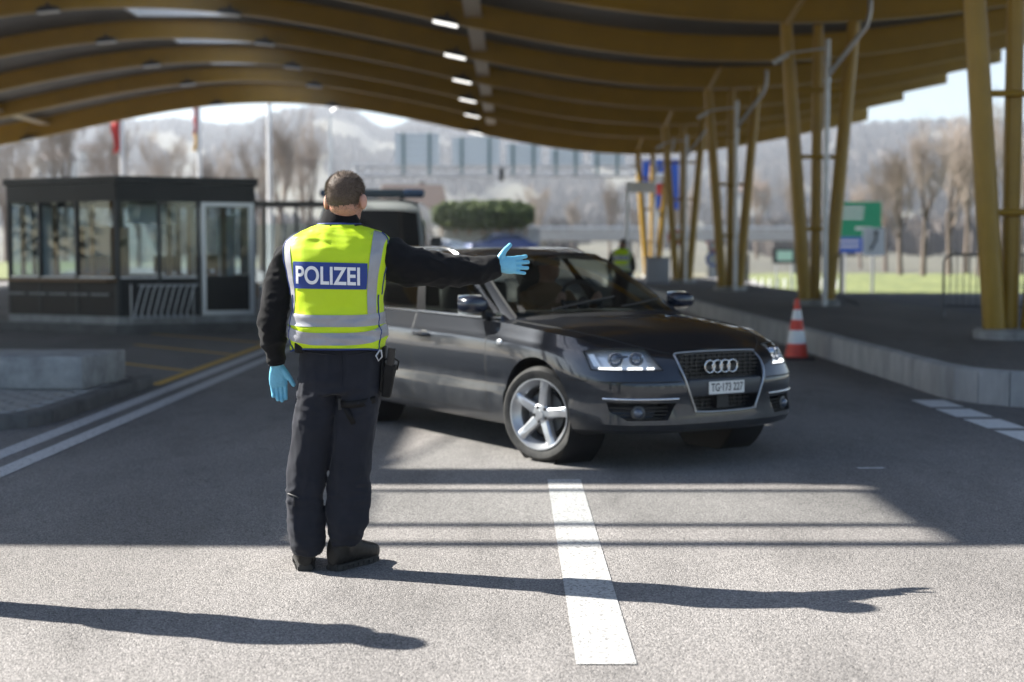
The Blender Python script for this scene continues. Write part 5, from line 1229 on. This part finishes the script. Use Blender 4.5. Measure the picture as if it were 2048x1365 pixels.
    s.rings(rs, cap=False); V_ = s.v
    for i, v in enumerate(V_): V_[i] = v+Vector((0,-1,0))*fold(v, 16, (1,1,2.2), .006, 1)
    s.build('collar', M['fleece'], root, 70)
    # ---- vest
    VR = [(584,768,694,.142,.0),(580,771,676,.146,.0),(578,772,655,.148,.0),(582,768,630,.146,.0),(585,767,600,.146,.0),(580,771,565,.150,.0),(571,777,530,.152,.0),(568,780,503,.142,.005),(571,781,488,.128,.01),(584,775,474,.108,.01),(606,757,462,.088,.012),(630,728,452,.075,.014),(636,722,449,.071,.014)]
    RR = [hring(a, b, y, d_, dy, n=96, e=2.5) for a, b, y, d_, dy in VR]
    tab = spline([tuple(np.array([c for v in r for c in v])) for r in RR], 6)
    rings2 = [[Vector(t[3*k:3*k+3]) for k in range(96)] for t in tab]; zhem = W(680,690).z
    vc = sum(rings2[10], Vector())/96
    def dv(p):
        z = p.z; top_ = sstep(W(0,500).z, W(0,465).z, z); low = sstep(W(0,590).z, W(0,680).z, z)
        mid = 1-.75*sstep(.11,.16, abs(p.x-vc.x)) if False else 1
        return fold(p, 7, (1.3,1,.45), .009, 12)*(.35+.6*top_)+fold(p, 8, (.6,.6,2.2), .013, 15)*(.18+low+.45*top_)+.004*noise.noise(p*18)
    for r in rings2:
        for k, v in enumerate(r):
            n_ = Vector((v.x-vc.x, (v.y-vc.y)*1.6, 0)); n_ = n_.normalized() if n_.length > 1e-6 else Vector((0,0,1)); r[k] = v+n_*dv(v)
    nr = len(rings2)
    # scalloped hem: sides dip lower
    for ri in range(8):
        for k, v in enumerate(rings2[ri]):
            u = abs(math.cos(2*math.pi*k/96)); v.z -= (.016*u**6)*(1-ri/8)
    s = MB(); s.rings(rings2, cap=False); vest = s.build('safety_vest', M['hi_vis'], root, 80)
    vest_sol = vest.modifiers.new('s', 'SOLIDIFY'); vest_sol.thickness = .003; vest_sol.offset = -1
    def band(y0, y1, name, curve=0.0):
        rows = []
        zs_ = [np.array([v.z for v in r]).mean() for r in rings2]; z0, z1 = W(680,y0).z, W(680,y1).z
        for f_ in np.linspace(0, 1, 7):
            row = []
            for k in range(96):
                z = z0+(z1-z0)*f_+curve*(abs(math.cos(2*math.pi*k/96))**3)
                i = max(0, min(nr-2, int(np.searchsorted(zs_, z))-1)); a, b = rings2[i][k], rings2[i+1][k]
                t = (z-a.z)/(b.z-a.z) if abs(b.z-a.z) > 1e-6 else 0; v = a+(b-a)*t; n_ = Vector((v.x-vc.x, (v.y-vc.y)*1.6, 0)).normalized(); row.append(v+n_*.0035)
            rows.append(row)
        q = MB(); q.rings(rows, cap=False); return q.build(name, M['tape'], vest, 80)
    band(651, 628, 'reflective_band', .010); band(687, 663, 'reflective_band', .034)
    vbv = BVHTree.FromPolygons([v.co.copy() for v in vest.data.vertices], [tuple(p.vertices) for p in vest.data.polygons])
    def vhit(px, py, off, front=False):
        w = W(px, py)
        h = vbv.ray_cast(Vector((w.x, D+(1.0 if front else -1.0), w.z)), Vector((0, -1 if front else 1, 0)))
        if not h[0]:
            h = vbv.find_nearest(Vector((w.x, D+(.1 if front else -.1), w.z)))
        return h[0]+Vector((0, off if front else -off, 0))
    def patch(name, Lp, Rp, m, off, front=False, nu=8):
        q = MB(); A = spline(Lp, 8); B = spline(Rp, 8)
        def fn(a, b):
            i = int(round(b*(len(A)-1))); p = A[i]*(1-a)+B[i]*a; return vhit(p[0], p[1], off, front)
        q.grid(fn, nu, len(A)-1); return q.build(name, m, vest, 80)
    for fr_ in (False, True):
        patch('reflective_strip', [(600,459),(586,480),(589,520),(593,560),(596,590),(594,626)], [(578,474),(573,484),(574,520),(580,555),(585,592),(583,626)], M['tape'], .0035, fr_, 6)
        patch('reflective_strip', [(750,459),(749,480),(745,520),(741,560),(740,590),(741,626)], [(779,472),(771,490),(766,520),(760,555),(757,590),(757,626)], M['tape'], .0035, fr_, 6)
    patch('panel', [(594,523),(594,550),(595,576)], [(741,527),(741,553),(739,578)], M['panel_blue'], .0055, False, 24)
    tbm = text_mesh('POLIZEI', .1, .0022)
    for _ in range(3):
        bmesh.ops.subdivide_edges(tbm, edges=[e for e in tbm.edges if e.calc_length() > .014], cuts=1); bmesh.ops.triangulate(tbm, faces=tbm.faces)
    vx = [v.co.x for v in tbm.verts]; vy = [v.co.y for v in tbm.verts]; x0, x1, y0, y1 = min(vx), max(vx), min(vy), max(vy); VV = []
    for v in tbm.verts:
        a = (v.co.x-x0)/(x1-x0); b = (v.co.y-y0)/(y1-y0); VV.append(vhit(600+127*a, 567-36*b+3.5*a, .0085))
    mesh_obj('lettering', VV, [[v.index for v in f.verts] for f in tbm.faces], M['letter'], vest, 0, recalc=False); tbm.free()
    # piping at the neck, armholes and hem
    s = MB(); s.path(rings2[-1]+[rings2[-1][0]], .0045, 8, cap=False); s.build('neck_trim', M['trim_blue'], vest, 80)
    s = MB(); s.path([v+Vector((0,0,-.002)) for v in rings2[0]]+[rings2[0][0]], .004, 6, cap=False); s.build('hem_trim', M['trim_blue'], vest, 80)
    for sd in (0, 48):
        s = MB(); pts = []
        for ri in range(0, nr-46): 
            k = (sd+(-7 if sd == 0 else 7)) % 96; v = rings2[ri][k]; pts.append(v+Vector((0,-.004,0)))
        s.path(pts, .0035, 6); s.build('side_trim', M['trim_blue'], vest, 80)
    jbv = BVHTree.FromPolygons([v.co.copy() for v in jk.data.vertices], [tuple(p.vertices) for p in jk.data.polygons])
    for kk in (92, 52):
        s = MB(); s.path([rings2[ri][kk]+Vector((0,-.004,0)) for ri in range(26, nr-14)], .004, 6); s.build('armhole_trim', M['trim_blue'], vest, 80)
    # ---- body: one continuous skin mesh (head, neck, trunk and limbs under the clothes)
    hc = W(692, 402, .015)
    def extra(s_, Rm):
        s_.path([W(684,490,.02), W(684,455,.03), W(688,425,.03), W(691,402,.025)], [.075,.052,.051,.052], 20)
        s_.rings([hring(625,735,480,.07), hring(610,750,540,.09), hring(620,742,620,.09), hring(612,750,700,.09), hring(612,750,770,.09)])
        for a, b in ((634,622),(716,698)):
            pass
        s_.path([W(640,760), W(625,880), W(612,1000), W(612,1060)], [.07,.055,.048,.04], 12); s_.path([W(715,760), W(705,880), W(698,1000), W(694,1050)], [.07,.055,.048,.04], 12)
        s_.path([W(615,505,.03), W(562,560,.03), W(547,640,-.015), W(553,725,.04)], [.045,.036,.032,.024], 12)
        if pose == 'signal': s_.path([W(740,510), W(815,533,.01), W(920,541,.06), W(990,531,.12)], [.05,.046,.038,.027], 12)
        else: s_.path([W(735,505,.03), W(788,560,.03), W(802,640,-.015), W(795,725,.04)], [.045,.036,.032,.024], 12)
    hyaw = R(-15) if pose == 'signal' else R(8)
    hs, Rm = head_mesh(hc, hyaw, extra, R(-6))
    bd = from_mesh('body', remesh(hs, .0062, 3), M['skin'], root)
    # hair: clipped cap and single hairs, child of the body
    V = [v.co.copy() for v in bd.data.vertices]; N = [v.normal.copy() for v in bd.data.vertices]
    def hairy(v):
        l = Rm.transposed() @ (v-hc)
        if l.y > .02: return l.z-(.058+.25*(l.y-.02)) if l.y > .055 else l.z-(.02+.9*(l.y-.02))
        line = -.046+.012*noise.noise(v*70)+.55*max(0, l.y+.035)+.016*(abs(l.x)/.07)**2
        if abs(l.x) > .079 and l.z < .028: return -1
        return l.z-line
    ok = [hairy(v)+.006*noise.noise(v*220) for v in V]
    fm = [tuple(p.vertices) for p in bd.data.polygons if all(ok[i]+.018*noise.noise(V[i]*400) > .006 for i in p.vertices)]
    used = sorted({i for f in fm for i in f}); mp = {i: k for k, i in enumerate(used)}
    hv = [V[i]+N[i]*(.0012+.003*min(1, max(0, ok[i]/.05))+.0015*noise.noise(V[i]*150)) for i in used]
    hr = mesh_obj('hair', hv, [tuple(mp[i] for i in f) for f in fm], M['hair'], bd, 80, recalc=False)
    rnd = random.Random(3); s = MB(); pool = [i for i in range(len(V)) if ok[i] > -.022 and (V[i]-hc).length < .16]
    for _ in range(hair_n):
        i = rnd.choice(pool)
        if ok[i] < .012 and rnd.random() > (ok[i]+.022)/.034: continue
        ln = .004+.009*min(1, max(0, ok[i])/.07); nn_ = N[i]; b = V[i]+Vector((rnd.uniform(-.004,.004), rnd.uniform(-.004,.004), rnd.uniform(-.004,.004)))
        dr = (nn_*.8+(Rm @ Vector((0,.5,-.25)))*.8+Vector((rnd.uniform(-.4,.4), rnd.uniform(-.4,.4), rnd.uniform(-.4,.4)))).normalized(); sd = dr.cross(Vector((rnd.random(), rnd.random(), rnd.random()))).normalized()*.0007
        b = b+nn_*.001; s.add([b-sd, b+sd, b+dr*ln*1.3], [(0,1,2)])
    s.build('hair_strand', M['hair'], bd, 0, recalc=False)['kind'] = 'stuff'
    # stubble on the jaw
    s = MB()
    for i, v in enumerate(V):
        l = Rm.transposed() @ (v-hc)
        if l.z < -.015 and l.z > -.11 and l.y > .015 and abs(l.x) < .075 and rnd.random() < .7 and not (l.y > .085 and l.z > -.05 and l.z < -.045):
            dr = (N[i]+Vector((0,0,-.5))).normalized(); sd = Vector((.0008,0,0)); s.add([v-sd, v+sd, v+dr*.005], [(0,1,2)])
    s.build('stubble', M['hair'], bd, 0, recalc=False)['kind'] = 'stuff'
    for q in (-1, 1):
        s = MB(); s.ell(hc+Rm @ Vector((q*.031,.083,.008)), (.0115,.0115,.0115), 12, 8); s.build('eye', M['white'], bd, 60)
        s = MB(); s.ell(hc+Rm @ Vector((q*.031,.0905,.008)), (.005,.005,.005), 10, 6); s.build('iris', M['black'], bd, 60)
        s = MB(); s.path([hc+Rm @ Vector((q*(.015+.012*k),.098-.004*k,.030+.002*(k == 1))) for k in range(4)], .003, 6); s.build('eyebrow', M['hair'], bd, 60)
    # ---- gloves
    gl = hand_mb(W(554,732,.045), (.06,.08,-1.0), (1,.15,.1), (.10,.14,.18,.22), -.03, .96, .42)
    from_mesh('glove', remesh(gl, .0032, 3, lambda p: fold(p, 60, (1,1,1), .0008)), M['glove'], root)
    s = MB(); s.path([W(552.5,724,.042), W(553,728,.044)], [.040,.038], 16); s.build('cuff', M['fleece'], root, 60)
    if pose == 'signal':
        gl = hand_mb(W(992,530,.12), (.86,.50,-.02), (-.22,.05,1), (.05,.06,.08,.10), .095, 1.0, .62)
    else:
        gl = hand_mb(W(794,732,.045), (-.06,.08,-1.0), (-1,.15,.1), (-.10,-.14,-.18,-.22), -.03, .96, .42)
    from_mesh('glove', remesh(gl, .0032, 3, lambda p: fold(p, 60, (1,1,1), .0008)), M['glove'], root)
    # ---- boots
    boot_parts(W(611,1138,-.02), (-.18,1), root); boot_parts(W(668,1143,-.02), (.56,.83), root)
    # ---- belt pouch, holster, thigh strap
    s = MB(); s.box(W(599,694,-.09), (.040,.045,.055)); o = s.build('belt_pouch', M['holster'], root, 30); bevel_obj(o, .008, 2)
    s = MB(); s.path([W(600,686,-.10), W(606,692,-.11)], .008, 8); s.build('pouch_clip', M['hi_vis'], root, 50)
    hp = root_h = None
    s = MB(); s.box(W(766,738,-.02), (.014,.085,.20), Matrix.Rotation(R(4),3,'Y')); o = s.build('holster_plate', M['holster'], root, 30); bevel_obj(o, .005, 2)
    Rh = Matrix.Rotation(R(8),3,'Y')
    c = W(778,752,-.03); s = MB()
    s.rings([[c+Rh @ Vector((a*sx, b*sy, z)) for a, b in ((-1,-.8),(-.7,-1),(.7,-1),(1,-.8),(1,.8),(.7,1),(-.7,1),(-1,.8))] for z, sx, sy in ((-.095,.016,.026),(-.09,.020,.032),(.0,.024,.040),(.035,.027,.048),(.05,.026,.047))])
    hol = s.build('holster', M['holster'], root, 40)
    s = MB(); g0 = c+Rh @ Vector((0,-.022,.05)); s.rings([[g0+Rh @ Vector((a*.016, b*.026-q*.25, q)) for a, b in ((-1,-.7),(-.6,-1),(.6,-1),(1,-.7),(1,.7),(.6,1),(-.6,1),(-1,.7))] for q in (0,.03,.06,.075)]); s.box(c+Rh @ Vector((0,.015,.062)), (.024,.07,.022), Rh); s.build('pistol_grip', M['black'], hol, 40)
    s = MB(); s.path([c+Rh @ Vector((.03,.03,.03)), c+Rh @ Vector((.034,.0,.07)), c+Rh @ Vector((.012,-.035,.085)), c+Rh @ Vector((-.03,-.02,.07))], .006, 8, flat=.5); s.build('retention_strap', M['holster'], hol, 50)
    s = MB(); s.path([W(762,700,-.09), W(764,714,-.09), W(757,722,-.10), W(752,712,-.10), W(760,700,-.09)], .004, 6); s.build('key_clip', M['galv'], root, 50)
    for pts in (((676,805),(700,808),(725,805),(748,796),(760,788)), ((676,815),(700,819),(725,816),(748,806),(760,797))):
        pass
    s = MB(); top_ = [on(bv, x, y, .004) for x, y in ((680,801),(700,802),(725,799),(750,792))]; low_ = [on(bv, x, y, .004) for x, y in ((680,815),(700,817),(725,814),(750,806))]
    s.add(top_+low_, [(i, i+1, i+5, i+4) for i in range(3)]); st_ = s.build('thigh_strap', M['holster'], root, 60); sm = st_.modifiers.new('s','SOLIDIFY'); sm.thickness = .004
    s = MB(); s.box(on(bv, 680, 809, .006), (.014,.012,.05)); s.build('strap_buckle', M['black'], root, 30)
    s = MB(); A_ = [on(bv, x, y, .004) for x, y in ((686,818),(694,834),(703,850))]; B_2 = [on(bv, x, y, .004) for x, y in ((700,818),(706,833),(712,846))]; s.add(A_+B_2, [(0,1,4,3),(1,2,5,4)]); st_ = s.build('strap_end', M['holster'], root, 60); sm = st_.modifiers.new('s','SOLIDIFY'); sm.thickness = .004
    return root
off1 = empty('person'); build_officer(off1, 'signal')
tag(off1, 'police officer in yellow vest seen from behind, arm stretched out in blue glove', 'person')
off2 = empty('person'); build_officer(off2, 'stand', 800)
tag(off2, 'police officer in yellow vest standing in the sun, both arms hanging down', 'person')
head_shadow = G(815, 1292); foot = W(665,1140); foot.z = 0
tgt = Vector((head_shadow.x-2.20, head_shadow.y+.72, 0)); off2.location = tgt-foot
off3 = copy_tree(off2); off3.location = (2.62-foot.x, 34.5-foot.y, 0)
tag(off3, 'distant police officer in yellow vest behind the dark car, beside a white post', 'person')
